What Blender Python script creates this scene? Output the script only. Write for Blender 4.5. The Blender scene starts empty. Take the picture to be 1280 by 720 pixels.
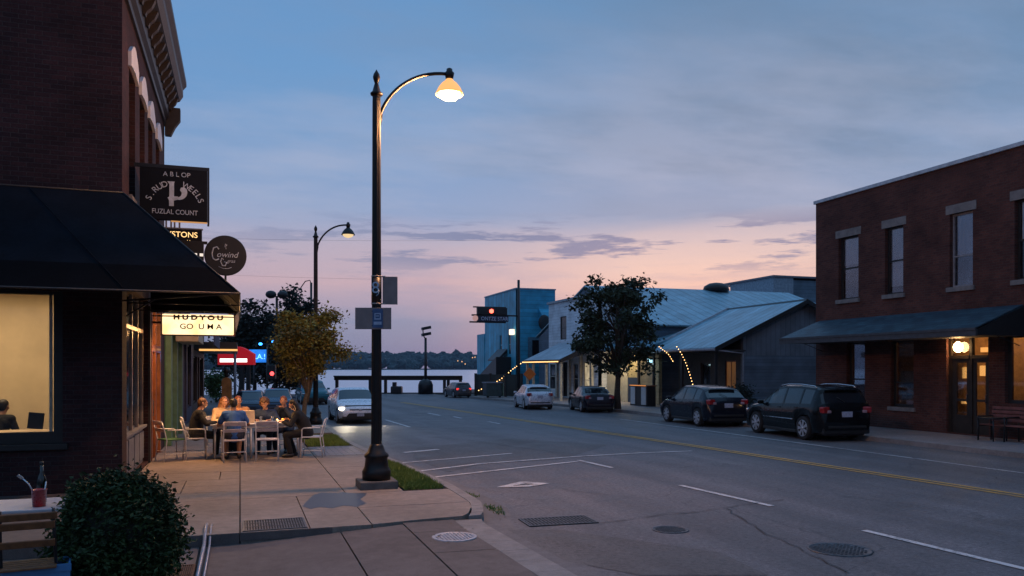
import bpy, bmesh, math, random
from mathutils import Vector, Matrix, Euler
random.seed(7)
SC = bpy.context.scene
COL = SC.collection
R = math.radians
# ---------- camera geometry: street runs along +Y, camera turned to the right ----------
TH = math.atan(.34); CT = math.cos(TH); ST = math.sin(TH); CH = 2.0; HZ = 460.0
ROAD = -.13
def G(px, py, z=0.0):
    D = 1000*(CH-z)/(py-HZ); xr = (px-640)/1000*D
    return (ST*D+CT*xr, CT*D-ST*xr)
def yX(px, X):            # where a street-parallel plane at X is met
    k = (px-640)/1000
    return (CT*X-k*ST*X)/(ST+k*CT)
def xD(px, D):
    xr = (px-640)/1000*D
    return (ST*D+CT*xr, CT*D-ST*xr)
def zat(py, D): return CH+(HZ-py)*D/1000
def dep(X, Y): return CT*Y+ST*X
# ---------- materials ----------
def newmat(name):
    m = bpy.data.materials.new(name); m.use_nodes = True
    nt = m.node_tree; nt.nodes.clear()
    out = nt.nodes.new('ShaderNodeOutputMaterial')
    b = nt.nodes.new('ShaderNodeBsdfPrincipled')
    nt.links.new(b.outputs[0], out.inputs[0])
    return m, nt, b, out
def nd(nt, typ, ins=None, **props):
    n = nt.nodes.new('ShaderNode'+typ)
    for k, v in props.items(): setattr(n, k, v)
    for k, v in (ins or {}).items():
        if isinstance(v, bpy.types.NodeSocket): nt.links.new(v, n.inputs[k])
        else: n.inputs[k].default_value = v
    return n
def c4(c): return (c[0], c[1], c[2], 1)
def ramp(nt, fac, stops, interp='LINEAR'):
    r = nt.nodes.new('ShaderNodeValToRGB'); r.color_ramp.interpolation = interp
    e = r.color_ramp.elements
    while len(e) > 1: e.remove(e[-1])
    e[0].position = stops[0][0]; e[0].color = c4(stops[0][1]) if hasattr(stops[0][1], '__len__') else (stops[0][1],)*3+(1,)
    for p, c in stops[1:]:
        q = e.new(p); q.color = c4(c) if hasattr(c, '__len__') else (c, c, c, 1)
    nt.links.new(fac, r.inputs[0]); return r.outputs[0]
def mth(nt, op, a, b=0.0, c=None):
    n = nt.nodes.new('ShaderNodeMath'); n.operation = op
    for i, v in enumerate((a, b) if c is None else (a, b, c)):
        if isinstance(v, bpy.types.NodeSocket): nt.links.new(v, n.inputs[i])
        else: n.inputs[i].default_value = v
    return n.outputs[0]
def mixc(nt, fac, a, b, mode='MIX'):
    n = nt.nodes.new('ShaderNodeMix'); n.data_type = 'RGBA'; n.blend_type = mode
    for i, v in ((0, fac), (6, a), (7, b)):
        if isinstance(v, bpy.types.NodeSocket): nt.links.new(v, n.inputs[i])
        else: n.inputs[i].default_value = v if i == 0 else c4(v)
    return n.outputs[2]
def ocoord(nt): return nt.nodes.new('ShaderNodeTexCoord').outputs['Object']
def noise(nt, vec, scale, detail=4, rough=.55):
    return nd(nt, 'TexNoise', {'Vector': vec, 'Scale': scale, 'Detail': detail, 'Roughness': rough}).outputs[0]
def bump(nt, b, h, strength=.3, dist=.01):
    n = nd(nt, 'Bump', {'Height': h, 'Strength': strength, 'Distance': dist})
    nt.links.new(n.outputs[0], b.inputs['Normal'])
def M(name, col, rough=.6, metal=0, var=.25, scale=6, bmp=.15, spec=.5, coat=0):
    m, nt, b, o = newmat(name)
    v = ocoord(nt)
    n1 = noise(nt, v, scale, 6)
    lo = tuple(x*(1-var) for x in col); hi = tuple(min(1, x*(1+var)) for x in col)
    nt.links.new(ramp(nt, n1, [(.3, lo), (.7, hi)]), b.inputs['Base Color'])
    n2 = noise(nt, v, scale*9, 3)
    nt.links.new(ramp(nt, n2, [(.2, max(0, rough-.1)), (.8, min(1, rough+.1))]), b.inputs['Roughness'])
    b.inputs['Metallic'].default_value = metal
    b.inputs['Specular IOR Level'].default_value = spec
    b.inputs['Coat Weight'].default_value = coat; b.inputs['Coat Roughness'].default_value = .06
    if bmp: bump(nt, b, n2, bmp, .004)
    return m
def EM(name, col, strength, var=0, scale=3):
    m, nt, b, o = newmat(name)
    b.inputs['Base Color'].default_value = c4(tuple(.25*q for q in col))
    if var:
        n = noise(nt, ocoord(nt), scale, 3)
        nt.links.new(ramp(nt, n, [(.3, tuple(x*(1-var) for x in col)), (.7, col)]), b.inputs['Emission Color'])
    else: b.inputs['Emission Color'].default_value = c4(col)
    b.inputs['Emission Strength'].default_value = strength
    return m
def GLASS(name, tint=(.96, .98, 1), refl=.8):
    m, nt, b, o = newmat(name); nt.nodes.remove(b)
    tr = nd(nt, 'BsdfTransparent', {'Color': c4(tint)}); gl = nd(nt, 'BsdfGlossy', {'Color': (.9, .95, 1, 1), 'Roughness': .03})
    fr = nd(nt, 'Fresnel', {'IOR': 1.5})
    mx = nd(nt, 'MixShader', {0: mth(nt, 'MULTIPLY', fr.outputs[0], refl), 1: tr.outputs[0], 2: gl.outputs[0]})
    nt.links.new(mx.outputs[0], o.inputs[0]); return m
def wallcoord(nt):
    s = nd(nt, 'SeparateXYZ', {0: ocoord(nt)})
    u = mth(nt, 'ADD', s.outputs[0], s.outputs[1])
    return nd(nt, 'CombineXYZ', {0: u, 1: s.outputs[2], 2: 0.0}).outputs[0], u, s.outputs[2]
def BRICK(name, c1, c2, mort, row=.075, w=.22):
    m, nt, b, o = newmat(name)
    v, u, z = wallcoord(nt)
    wob = nd(nt, 'TexNoise', {'Vector': v, 'Scale': 3.0}).outputs['Color']
    v2 = nd(nt, 'VectorMath', {0: v, 1: nd(nt, 'VectorMath', {0: wob, 'Scale': .008}, operation='SCALE').outputs[0]}, operation='ADD').outputs[0]
    bt = nd(nt, 'TexBrick', {'Vector': v2, 'Color1': c4(c1), 'Color2': c4(c2), 'Mortar': c4(mort), 'Scale': 1.0, 'Mortar Size': .007, 'Mortar Smooth': .4, 'Bias': -.1, 'Brick Width': w, 'Row Height': row})
    n1 = noise(nt, v, .9, 5); n2 = noise(nt, v, 25, 4)
    c = mixc(nt, 1.0, bt.outputs[0], ramp(nt, n1, [(.3, .6), (.7, 1.25)]), 'MULTIPLY')
    c = mixc(nt, 1.0, c, ramp(nt, n2, [(.3, .75), (.7, 1.2)]), 'MULTIPLY')
    nt.links.new(c, b.inputs['Base Color']); b.inputs['Roughness'].default_value = .85
    b.inputs['Specular IOR Level'].default_value = .25
    h = mth(nt, 'ADD', mth(nt, 'MULTIPLY', bt.outputs[1], -1.0), mth(nt, 'MULTIPLY', n2, .35))
    bump(nt, b, h, .7, .012)
    return m
def LINES(name, col, pitch=.15, horizontal=True, dark=.55, rough=.6, metal=0, axis=None, var=.2, wear=None):
    """boards, corrugation or standing seams: narrow dark grooves every pitch metres"""
    m, nt, b, o = newmat(name)
    s = nd(nt, 'SeparateXYZ', {0: ocoord(nt)})
    if axis is not None: t = s.outputs[axis]
    elif horizontal: t = s.outputs[2]
    else: t = mth(nt, 'ADD', s.outputs[0], s.outputs[1])
    f = mth(nt, 'FRACT', mth(nt, 'DIVIDE', t, pitch))
    g = ramp(nt, f, [(0, 0.0), (.10, 1.0), (.9, 1.0), (1.0, 0.0)])
    cell = mth(nt, 'FLOOR', mth(nt, 'DIVIDE', t, pitch))
    wn = nd(nt, 'TexWhiteNoise', {'W': cell}, noise_dimensions='1D').outputs[0]
    n1 = noise(nt, ocoord(nt), 1.3, 6)
    c = mixc(nt, g, tuple(x*dark for x in col), col)
    c = mixc(nt, 1.0, c, ramp(nt, wn, [(0, 1-var), (1, 1+var*.5)]), 'MULTIPLY')
    c = mixc(nt, 1.0, c, ramp(nt, n1, [(.3, .7), (.7, 1.15)]), 'MULTIPLY')
    if wear:
        st = noise(nt, nd(nt, 'Mapping', {'Vector': ocoord(nt), 'Scale': (6, 6, .6)}).outputs[0], 1.2, 5)
        c = mixc(nt, ramp(nt, st, [(.55, 0.0), (.75, .6)]), c, wear)
    nt.links.new(c, b.inputs['Base Color']); b.inputs['Roughness'].default_value = rough; b.inputs['Metallic'].default_value = metal
    hh = mth(nt, 'ADD', mth(nt, 'MULTIPLY', f, .6), g) if horizontal else g
    bump(nt, b, hh, .6, .012)
    return m
# ---------- mesh builder ----------
class MB:
    def __init__(s): s.bm = bmesh.new()
    def face(s, pts, mi=0):
        vs = [s.bm.verts.new(p) for p in pts]
        f = s.bm.faces.new(vs); f.material_index = mi; return s
    def box(s, c, d, rz=0, mi=0, bev=0, rx=0, ry=0):
        m = Matrix.Translation(c) @ Euler((rx, ry, rz)).to_matrix().to_4x4()
        vs = []
        for x in (-.5, .5):
            for y in (-.5, .5):
                for z in (-.5, .5): vs.append(s.bm.verts.new(m @ Vector((x*d[0], y*d[1], z*d[2]))))
        fs = [s.bm.faces.new([vs[i] for i in q]) for q in ((0, 1, 3, 2), (4, 6, 7, 5), (0, 4, 5, 1), (2, 3, 7, 6), (0, 2, 6, 4), (1, 5, 7, 3))]
        for f in fs: f.material_index = mi
        if bev:
            es = list({e for f in fs for e in f.edges})
            bmesh.ops.bevel(s.bm, geom=es, offset=min(bev, min(d)*.45), segments=2, profile=.6, affect='EDGES')
        return s
    def b2(s, x0, x1, y0, y1, z0, z1, mi=0, bev=0):
        return s.box(((x0+x1)/2, (y0+y1)/2, (z0+z1)/2), (abs(x1-x0), abs(y1-y0), abs(z1-z0)), mi=mi, bev=bev)
    def tube(s, pts, r, n=8, mi=0, cap=True, sx=1.0):
        pts = [Vector(p) for p in pts]; rs = r if hasattr(r, '__len__') else [r]*len(pts)
        rings = []; ref = Vector((0, 0, 1))
        for i, p in enumerate(pts):
            d = (pts[min(i+1, len(pts)-1)]-pts[max(i-1, 0)]).normalized()
            if i == 0:
                a = d.cross(ref if abs(d.z) < .9 else Vector((1, 0, 0))).normalized()
            else:
                a = (a-d*a.dot(d)).normalized()
            b = d.cross(a)
            rings.append([s.bm.verts.new(p+(a*math.cos(2*math.pi*k/n)*sx+b*math.sin(2*math.pi*k/n))*rs[i]) for k in range(n)])
        for i in range(len(rings)-1):
            for k in range(n):
                f = s.bm.faces.new((rings[i][k], rings[i][(k+1) % n], rings[i+1][(k+1) % n], rings[i+1][k])); f.material_index = mi; f.smooth = True
        if cap:
            for q in (rings[0], rings[-1]):
                f = s.bm.faces.new(q); f.material_index = mi
        return s
    def lathe(s, prof, c=(0, 0, 0), n=20, axis='Z', mi=0, smooth=True, mat=None):
        c = Vector(c); rings = []
        for r, h in prof:
            ring = []
            for k in range(n):
                a = 2*math.pi*k/n
                p = Vector((r*math.cos(a), r*math.sin(a), h))
                if axis == 'Y': p = Vector((p.x, p.z, p.y))
                if axis == 'X': p = Vector((p.z, p.x, p.y))
                if mat is not None: p = mat @ p
                ring.append(s.bm.verts.new(p+c))
            rings.append(ring)
        for i in range(len(rings)-1):
            for k in range(n):
                f = s.bm.faces.new((rings[i][k], rings[i][(k+1) % n], rings[i+1][(k+1) % n], rings[i+1][k])); f.material_index = mi; f.smooth = smooth
        for q in (rings[0], rings[-1]):
            f = s.bm.faces.new(q); f.material_index = mi
        return s
    def ball(s, c, r, n=14, mi=0, rot=None):
        r = r if hasattr(r, '__len__') else (r, r, r)
        m = Matrix.Translation(c)
        if rot is not None: m = m @ rot.to_4x4()
        m = m @ Matrix.Diagonal((r[0], r[1], r[2], 1))
        g = bmesh.ops.create_uvsphere(s.bm, u_segments=n, v_segments=max(6, n*2//3), radius=1, matrix=m)
        for f in {f for v in g['verts'] for f in v.link_faces}: f.smooth = True; f.material_index = mi
        return s
    def prism(s, poly, z0, z1, mi=0):
        a = [s.bm.verts.new((p[0], p[1], z0)) for p in poly]; b = [s.bm.verts.new((p[0], p[1], z1)) for p in poly]
        n = len(poly)
        for q in [a[::-1], b]+[(a[i], a[(i+1) % n], b[(i+1) % n], b[i]) for i in range(n)]:
            f = s.bm.faces.new(q); f.material_index = mi
        return s
    def extr(s, poly, vec, mi=0):       # any planar 3D polygon pushed along vec
        a = [s.bm.verts.new(p) for p in poly]; b = [s.bm.verts.new(Vector(p)+Vector(vec)) for p in poly]; n = len(poly)
        for q in [a[::-1], b]+[(a[i], a[(i+1) % n], b[(i+1) % n], b[i]) for i in range(n)]:
            f = s.bm.faces.new(q); f.material_index = mi
        return s
    def wall(s, o, u, n, us, vs, holes, th, mi=0):
        """wall in plane (u, z): front at o, thickness th along -n, rectangular openings"""
        o = Vector(o); u = Vector(u); n = Vector(n); up = Vector((0, 0, 1))
        U = sorted({us[0], us[1]} | {max(us[0], min(us[1], h[i])) for h in holes for i in (0, 1)})
        V = sorted({vs[0], vs[1]} | {max(vs[0], min(vs[1], h[i])) for h in holes for i in (2, 3)})
        def solid(i, j):
            if i < 0 or j < 0 or i >= len(U)-1 or j >= len(V)-1: return False
            a = (U[i]+U[i+1])/2; b = (V[j]+V[j+1])/2
            return not any(h[0] < a < h[1] and h[2] < b < h[3] for h in holes)
        P = lambda a, b, t: o+u*a+up*b-n*t
        for i in range(len(U)-1):
            for j in range(len(V)-1):
                if not solid(i, j): continue
                a0, a1, b0, b1 = U[i], U[i+1], V[j], V[j+1]
                s.face([P(a0, b0, 0), P(a1, b0, 0), P(a1, b1, 0), P(a0, b1, 0)], mi)
                s.face([P(a0, b0, th), P(a0, b1, th), P(a1, b1, th), P(a1, b0, th)], mi)
                if not solid(i-1, j): s.face([P(a0, b0, 0), P(a0, b1, 0), P(a0, b1, th), P(a0, b0, th)], mi)
                if not solid(i+1, j): s.face([P(a1, b0, 0), P(a1, b0, th), P(a1, b1, th), P(a1, b1, 0)], mi)
                if not solid(i, j-1): s.face([P(a0, b0, 0), P(a0, b0, th), P(a1, b0, th), P(a1, b0, 0)], mi)
                if not solid(i, j+1): s.face([P(a0, b1, 0), P(a1, b1, 0), P(a1, b1, th), P(a0, b1, th)], mi)
        return s
    def go(s, name, mats, parent=None, smooth=None, recalc=True, weld=0):
        if weld: bmesh.ops.remove_doubles(s.bm, verts=s.bm.verts, dist=weld)
        if recalc: bmesh.ops.recalc_face_normals(s.bm, faces=s.bm.faces)
        me = bpy.data.meshes.new(name); s.bm.to_mesh(me); s.bm.free()
        for m in (mats if isinstance(mats, (list, tuple)) else [mats]): me.materials.append(m)
        if smooth is not None:
            me.polygons.foreach_set('use_smooth', [True]*len(me.polygons))
            if smooth < 180: me.set_sharp_from_angle(angle=R(smooth))
        o = bpy.data.objects.new(name, me); COL.objects.link(o)
        if parent: o.parent = parent
        return o
def tag(o, label=None, cat=None, group=None, kind=None):
    for k, v in (('label', label), ('category', cat), ('group', group), ('kind', kind)):
        if v: o[k] = v
    return o
def thing(name, label, cat, loc=(0, 0, 0), rz=0, group=None):
    o = bpy.data.objects.new(name, None); COL.objects.link(o); o.location = loc; o.rotation_euler = (0, 0, rz)
    o.empty_display_size = .1
    return tag(o, label, cat, group)
def dup(root, loc=None, rz=None, label=None, parent=None):
    c = root.copy(); COL.objects.link(c)
    if parent: c.parent = parent
    if loc is not None: c.location = loc
    if rz is not None: c.rotation_euler = (0, 0, rz)
    if label: c['label'] = label
    for ch in [o for o in bpy.data.objects if o.parent == root]: dup(ch, parent=c)
    return c
def text_mesh(name, body, size, mat, parent, loc, rot, depth=.004, align='CENTER', shear=0, sx=1.0, off=0.0):
    cu = bpy.data.curves.new('t', 'FONT'); cu.body = body; cu.size = size; cu.extrude = depth; cu.align_x = align; cu.align_y = 'CENTER'; cu.shear = shear; cu.offset = off
    t = bpy.data.objects.new('t', cu); COL.objects.link(t)
    dg = bpy.context.evaluated_depsgraph_get(); me = bpy.data.meshes.new_from_object(t.evaluated_get(dg))
    bpy.data.objects.remove(t); bpy.data.curves.remove(cu)
    me.materials.clear(); me.materials.append(mat); me.name = name
    o = bpy.data.objects.new(name, me); COL.objects.link(o); o.parent = parent; o.location = loc; o.rotation_euler = rot; o.scale = (sx, 1, 1)
    return o
def remesh_obj(mb, name, mat, parent, voxel, smooth_it=2):
    o = mb.go(name, mat, parent)
    m = o.modifiers.new('r', 'REMESH'); m.mode = 'VOXEL'; m.voxel_size = voxel; m.use_smooth_shade = True
    if smooth_it:
        q = o.modifiers.new('s', 'SMOOTH'); q.iterations = smooth_it; q.factor = .5
    dg = bpy.context.evaluated_depsgraph_get(); me = bpy.data.meshes.new_from_object(o.evaluated_get(dg))
    o.modifiers.clear(); old = o.data; o.data = me; me.name = name; bpy.data.meshes.remove(old)
    if not me.materials: me.materials.append(mat)
    return o
def point(loc, watts, col, rad=.05, name='lamp_light', parent=None):
    l = bpy.data.lights.new(name, 'POINT'); l.energy = watts; l.color = col; l.shadow_soft_size = rad
    o = bpy.data.objects.new(name, l); COL.objects.link(o); o.location = loc
    if parent: o.parent = parent
    return o
def area(loc, rot, watts, col, sx, sy, name='lamp_light', parent=None):
    l = bpy.data.lights.new(name, 'AREA'); l.energy = watts; l.color = col; l.shape = 'RECTANGLE'; l.size = sx; l.size_y = sy
    o = bpy.data.objects.new(name, l); COL.objects.link(o); o.location = loc; o.rotation_euler = rot
    if parent: o.parent = parent
    return o
WARM = (1.0, .56, .22); WARMW = (1.0, .72, .42)
# shared materials
m_black = M('black_paint', (.012, .012, .014), .45, var=.2)
m_iron = M('lamp_iron', (.014, .010, .009), .42, metal=.3, var=.3, scale=9)
m_dark = M('dark_void', (.01, .01, .012), .8, bmp=0)
m_dglass = M('dark_window_glass', (.01, .012, .015), .06, var=.05, bmp=0, spec=.5)
m_glass = GLASS('clear_glass')
m_frame = M('dark_window_frame', (.018, .016, .016), .5)
m_white = M('white_paint', (.62, .62, .62), .45, var=.08)
m_stone = M('pale_stone', (.20, .18, .17), .85, var=.25, scale=5, bmp=.4)
m_warmbulb = EM('warm_bulb', (1, .62, .25), 12)
# ======================= world =======================
w = bpy.data.worlds.new('World'); SC.world = w; w.use_nodes = True
nt = w.node_tree; nt.nodes.clear()
wo = nt.nodes.new('ShaderNodeOutputWorld')
dirv = nt.nodes.new('ShaderNodeTexCoord').outputs['Generated']
sp = nd(nt, 'SeparateXYZ', {0: dirv})
# turn to the view axis so the glow can sit where the sun went down (right of the street's end)
GA = TH+R(12)
fx = mth(nt, 'ADD', mth(nt, 'MULTIPLY', sp.outputs[0], math.sin(GA)), mth(nt, 'MULTIPLY', sp.outputs[1], math.cos(GA)))
side = mth(nt, 'SUBTRACT', mth(nt, 'MULTIPLY', sp.outputs[0], CT), mth(nt, 'MULTIPLY', sp.outputs[1], ST))   # + to the right
el = sp.outputs[2]
def s2l(*c): return tuple(((x/255)/12.92 if x/255 <= .04045 else ((x/255+.055)/1.055)**2.4) for x in c)
wob = noise(nt, nd(nt, 'Mapping', {'Vector': dirv, 'Scale': (1.5, 1.5, 9)}).outputs[0], 1.6, 5, .6)
el2 = mth(nt, 'ADD', el, mth(nt, 'MULTIPLY', mth(nt, 'SUBTRACT', wob, .5), .075))
glowL = ramp(nt, el2, [(0, s2l(112, 132, 170)), (.055, s2l(118, 138, 176)), (.078, s2l(160, 152, 180)), (.11, s2l(190, 164, 180)), (.15, s2l(176, 166, 188)),
                      (.19, s2l(136, 158, 198)), (.30, s2l(108, 152, 198)), (.46, s2l(88, 144, 196)), (.62, s2l(112, 164, 220)), (.85, s2l(140, 192, 244))])
glowR = ramp(nt, el2, [(0, s2l(150, 140, 166)), (.04, s2l(190, 156, 166)), (.08, s2l(216, 182, 178)), (.12, s2l(220, 192, 188)), (.155, s2l(200, 184, 192)),
                      (.195, s2l(136, 156, 190)), (.30, s2l(110, 144, 184)), (.46, s2l(90, 132, 174)), (.62, s2l(110, 160, 214)), (.85, s2l(140, 192, 244))])
glow = mixc(nt, ramp(nt, mth(nt, 'ADD', side, .5), [(.40, 0.0), (.66, 1.0)]), glowL, glowR)
cool = ramp(nt, el2, [(0, s2l(36, 54, 84)), (.1, s2l(46, 72, 108)), (.3, s2l(76, 112, 160)), (.6, s2l(110, 160, 216)), (.85, s2l(140, 192, 244))])
sky = mixc(nt, ramp(nt, fx, [(.1, 0.0), (.75, 1.0)]), cool, glow)
# left of the frame: clearer and bluer; right: greyer veil
blue = ramp(nt, el, [(.2, s2l(128, 158, 200)), (.34, s2l(100, 148, 200)), (.5, s2l(88, 142, 198))])
sky = mixc(nt, mth(nt, 'MULTIPLY', ramp(nt, side, [(.0, .85), (.30, .0)]) if False else ramp(nt, mth(nt, 'ADD', side, .6), [(.15, .8), (.75, .0)]), ramp(nt, el, [(.15, 0.0), (.30, 1.0)])), sky, blue)
# cloud layer on a plane above
den = mth(nt, 'ADD', mth(nt, 'MAXIMUM', el, 0.0), .10)
cl = nd(nt, 'CombineXYZ', {0: mth(nt, 'DIVIDE', sp.outputs[0], den), 1: mth(nt, 'DIVIDE', sp.outputs[1], den), 2: 0.0}).outputs[0]
clr = nd(nt, 'Mapping', {'Vector': cl, 'Rotation': (0, 0, TH), 'Scale': (.55, 1.0, 1)}).outputs[0]
n1 = noise(nt, clr, .75, 8, .58)
veil = mth(nt, 'MULTIPLY', ramp(nt, n1, [(.44, 0.0), (.60, 1.0)]), ramp(nt, el, [(.17, 0.0), (.24, .95), (.6, .8)]))
sky = mixc(nt, veil, sky, mixc(nt, ramp(nt, mth(nt, 'ADD', side, .6), [(.2, 0.0), (.8, 1.0)]), s2l(118, 152, 196), s2l(104, 130, 162)))
n1b = noise(nt, nd(nt, 'Mapping', {'Vector': clr, 'Location': (3.1, 1.7, 0)}).outputs[0], 1.1, 7, .6)
pale = mth(nt, 'MULTIPLY', ramp(nt, n1b, [(.48, 0.0), (.64, .6)]), ramp(nt, el, [(.14, 0.0), (.2, 1.0), (.34, .6), (.42, 0.0)]))
sky = mixc(nt, pale, sky, s2l(164, 174, 202))
# thin dark streaks low over the glow
st = nd(nt, 'Mapping', {'Vector': dirv, 'Rotation': (0, 0, TH), 'Scale': (5.5, 5.5, 48)}).outputs[0]
n2 = noise(nt, st, 1.0, 7, .62)
band = ramp(nt, el, [(.105, 0.0), (.135, 1.0), (.165, 1.0), (.19, 0.0)])
streak = mth(nt, 'MULTIPLY', ramp(nt, n2, [(.51, 0.0), (.565, .9)]), mth(nt, 'MULTIPLY', band, ramp(nt, mth(nt, 'ADD', side, .5), [(.15, .25), (.45, 1.0)])))
sky = mixc(nt, streak, sky, s2l(104, 122, 164))
n3 = noise(nt, nd(nt, 'Mapping', {'Vector': st, 'Location': (5, 2, 3)}).outputs[0], 1.3, 6, .6)
lowc = mth(nt, 'MULTIPLY', ramp(nt, n3, [(.5, 0.0), (.64, .6)]), ramp(nt, el, [(.04, 0.0), (.06, 1.0), (.11, .4), (.14, 0.0)]))
sky = mixc(nt, lowc, sky, s2l(140, 146, 180))
nish = nd(nt, 'TexSky', {}, sky_type='NISHITA', sun_disc=False, sun_elevation=R(.5), sun_rotation=GA)
add = mixc(nt, 1.0, sky, mixc(nt, 1.0, nish.outputs[0], (.03, .03, .03), 'MULTIPLY'), 'ADD')
low = mixc(nt, ramp(nt, mth(nt, 'ADD', el, .5), [(.49, 1.0), (.5, 0.0)]), add, s2l(52, 54, 66))
bg = nd(nt, 'Background', {'Color': low, 'Strength': 1.0})
nt.links.new(bg.outputs[0], wo.inputs[0])
sun = bpy.data.lights.new('sun', 'SUN'); sun.energy = .06; sun.angle = R(30); sun.color = (1, .72, .66)
so = bpy.data.objects.new('sun', sun); COL.objects.link(so)
so.rotation_euler = (R(84), 0, -GA+math.pi)
# ======================= ground =======================
def asphalt(name, a, b_, tint=(1, 1, 1), crack=.5, rough=.62):
    m, nt, b, o = newmat(name); v = ocoord(nt)
    big = noise(nt, v, .18, 5, .6); mid = noise(nt, v, 1.4, 5, .6); fine = noise(nt, v, 110, 2, .7); med = noise(nt, v, 15, 4, .85)
    c = ramp(nt, big, [(.3, tuple(a*t for t in tint)), (.7, tuple(b_*t for t in tint))])
    c = mixc(nt, 1.0, c, ramp(nt, mid, [(.25, .78), (.75, 1.18)]), 'MULTIPLY')
    c = mixc(nt, 1.0, c, ramp(nt, fine, [(.3, .55), (.7, 1.5)]), 'MULTIPLY')
    c = mixc(nt, 1.0, c, ramp(nt, med, [(.3, .5), (.7, 1.6)]), 'MULTIPLY')
    # oil-dark tracks running along the street
    tr = noise(nt, nd(nt, 'Mapping', {'Vector': v, 'Scale': (1.0, .06, 1)}).outputs[0], 1.0, 4, .6)
    c = mixc(nt, 1.0, c, ramp(nt, tr, [(.35, .74), (.65, 1.12)]), 'MULTIPLY')
    wv = nd(nt, 'VectorMath', {0: v, 1: nd(nt, 'VectorMath', {0: nd(nt, 'TexNoise', {'Vector': v, 'Scale': .8, 'Detail': 4.0}).outputs['Color'], 'Scale': 1.6}, operation='SCALE').outputs[0]}, operation='ADD').outputs[0]
    vo = nd(nt, 'TexVoronoi', {'Vector': wv, 'Scale': .22}, feature='DISTANCE_TO_EDGE').outputs[0]
    ck = ramp(nt, vo, [(0, 1.0), (.004, 0.0)])
    c = mixc(nt, mth(nt, 'MULTIPLY', ck, crack), c, (.012, .012, .014))
    nt.links.new(c, b.inputs['Base Color'])
    nt.links.new(ramp(nt, mid, [(.3, rough-.1), (.7, rough+.14)]), b.inputs['Roughness'])
    b.inputs['Specular IOR Level'].default_value = .45
    bump(nt, b, mth(nt, 'ADD', mth(nt, 'ADD', fine, med), mth(nt, 'MULTIPLY', ck, -1.5)), .5, .006)
    return m
def concrete(name, col, spots=.5, warm=0):
    m, nt, b, o = newmat(name); v = ocoord(nt)
    n1 = noise(nt, v, .7, 6, .6); n2 = noise(nt, v, 7, 6, .65); n3 = noise(nt, v, 90, 2, .6)
    c = ramp(nt, n1, [(.3, tuple(x*.72 for x in col)), (.7, tuple(x*1.15 for x in col))])
    c = mixc(nt, 1.0, c, ramp(nt, n2, [(.3, .78), (.7, 1.15)]), 'MULTIPLY')
    c = mixc(nt, 1.0, c, ramp(nt, n3, [(.3, .8), (.7, 1.2)]), 'MULTIPLY')
    vo = nd(nt, 'TexVoronoi', {'Vector': v, 'Scale': 2.2}, feature='F1').outputs[0]
    c = mixc(nt, ramp(nt, vo, [(.02, spots), (.05, 0.0)]), c, (.03, .028, .026))
    nt.links.new(c, b.inputs['Base Color']); b.inputs['Roughness'].default_value = .72
    b.inputs['Specular IOR Level'].default_value = .4
    bump(nt, b, mth(nt, 'ADD', n3, n2), .35, .005)
    return m
m_asph = asphalt('street_asphalt', .10, .145, (1.03, .95, 1.0), crack=.4)
m_asph2 = asphalt('patch_asphalt', .075, .115, (1.06, .95, .94), crack=.3)
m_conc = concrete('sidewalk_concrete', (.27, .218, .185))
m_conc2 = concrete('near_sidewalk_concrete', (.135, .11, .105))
m_kerb = concrete('kerb_concrete', (.26, .235, .225), .2)
m_soil = M('soil', (.05, .04, .032), .95, var=.4, bmp=.6)
m_joint = M('joint_dirt', (.035, .03, .028), .95)
m_land = M('bare_ground', (.07, .065, .06), .95, var=.4, scale=.3)

def paint(name, col):
    m, nt, b, o = newmat(name); v = ocoord(nt)
    n = noise(nt, v, 22, 5, .75); n2 = noise(nt, v, 2.5, 4)
    worn = ramp(nt, mth(nt, 'ADD', n, mth(nt, 'MULTIPLY', n2, .5)), [(.72, 0.0), (.9, 1.0)])
    nt.links.new(mixc(nt, mth(nt, 'SUBTRACT', 1.0, mth(nt, 'MULTIPLY', worn, .85)), (.15, .14, .145), col), b.inputs['Base Color'])
    b.inputs['Roughness'].default_value = .6
    return m
m_pw = paint('worn_white_paint', (.62, .60, .60)); m_py = paint('worn_yellow_paint', (.62, .33, .05))

KL = [(-30, 3.3), (0, 3.2), (7.2, 3.15), (9.6, 3.06), (10.3, 3.04), (10.75, 3.24), (11.5, 3.42), (13.4, 3.45), (16.8, 3.25), (19.5, 3.0), (22.5, 2.85), (31, 2.9), (45, 2.4), (60, 1.2), (67.6, .2)]
KR = [(-30, 17.3), (30, 17.4), (34, 17.3), (41, 16.9), (48, 16.0), (54, 15.2), (60, 14.9), (67.8, 15.0)]
def interp(T, y):
    for (a, x0), (b, x1) in zip(T, T[1:]):
        if a <= y <= b: return x0+(x1-x0)*(y-a)/(b-a)
    return T[-1][1] if y > T[-1][0] else T[0][1]
# land, bank, water
mb = MB(); mb.prism([(-260, -60), (420, -60), (420, 60), (60, 78), (20.4, 78), (18.5, 68), (-30, 68), (-260, 60)], -3, ROAD-.02)
tag(mb.go('ground', m_land), kind='structure')
def water_mat():
    m, nt, b, o = newmat('river_water'); v = ocoord(nt)
    b.inputs['Base Color'].default_value = (.10, .12, .15, 1); b.inputs['Roughness'].default_value = .28
    b.inputs['Specular IOR Level'].default_value = .8; b.inputs['Metallic'].default_value = .55
    b.inputs['Base Color'].default_value = (.62, .66, .74, 1)
    n = noise(nt, nd(nt, 'Mapping', {'Vector': v, 'Scale': (.12, .5, 1)}).outputs[0], 1.0, 6, .65)
    bump(nt, b, n, .22, .4); return m
mb = MB(); mb.face([(-4000, 40, -1.15), (6000, 40, -1.15), (6000, 2200, -1.15), (-4000, 2200, -1.15)])
tag(mb.go('water', water_mat()), kind='structure')
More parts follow.
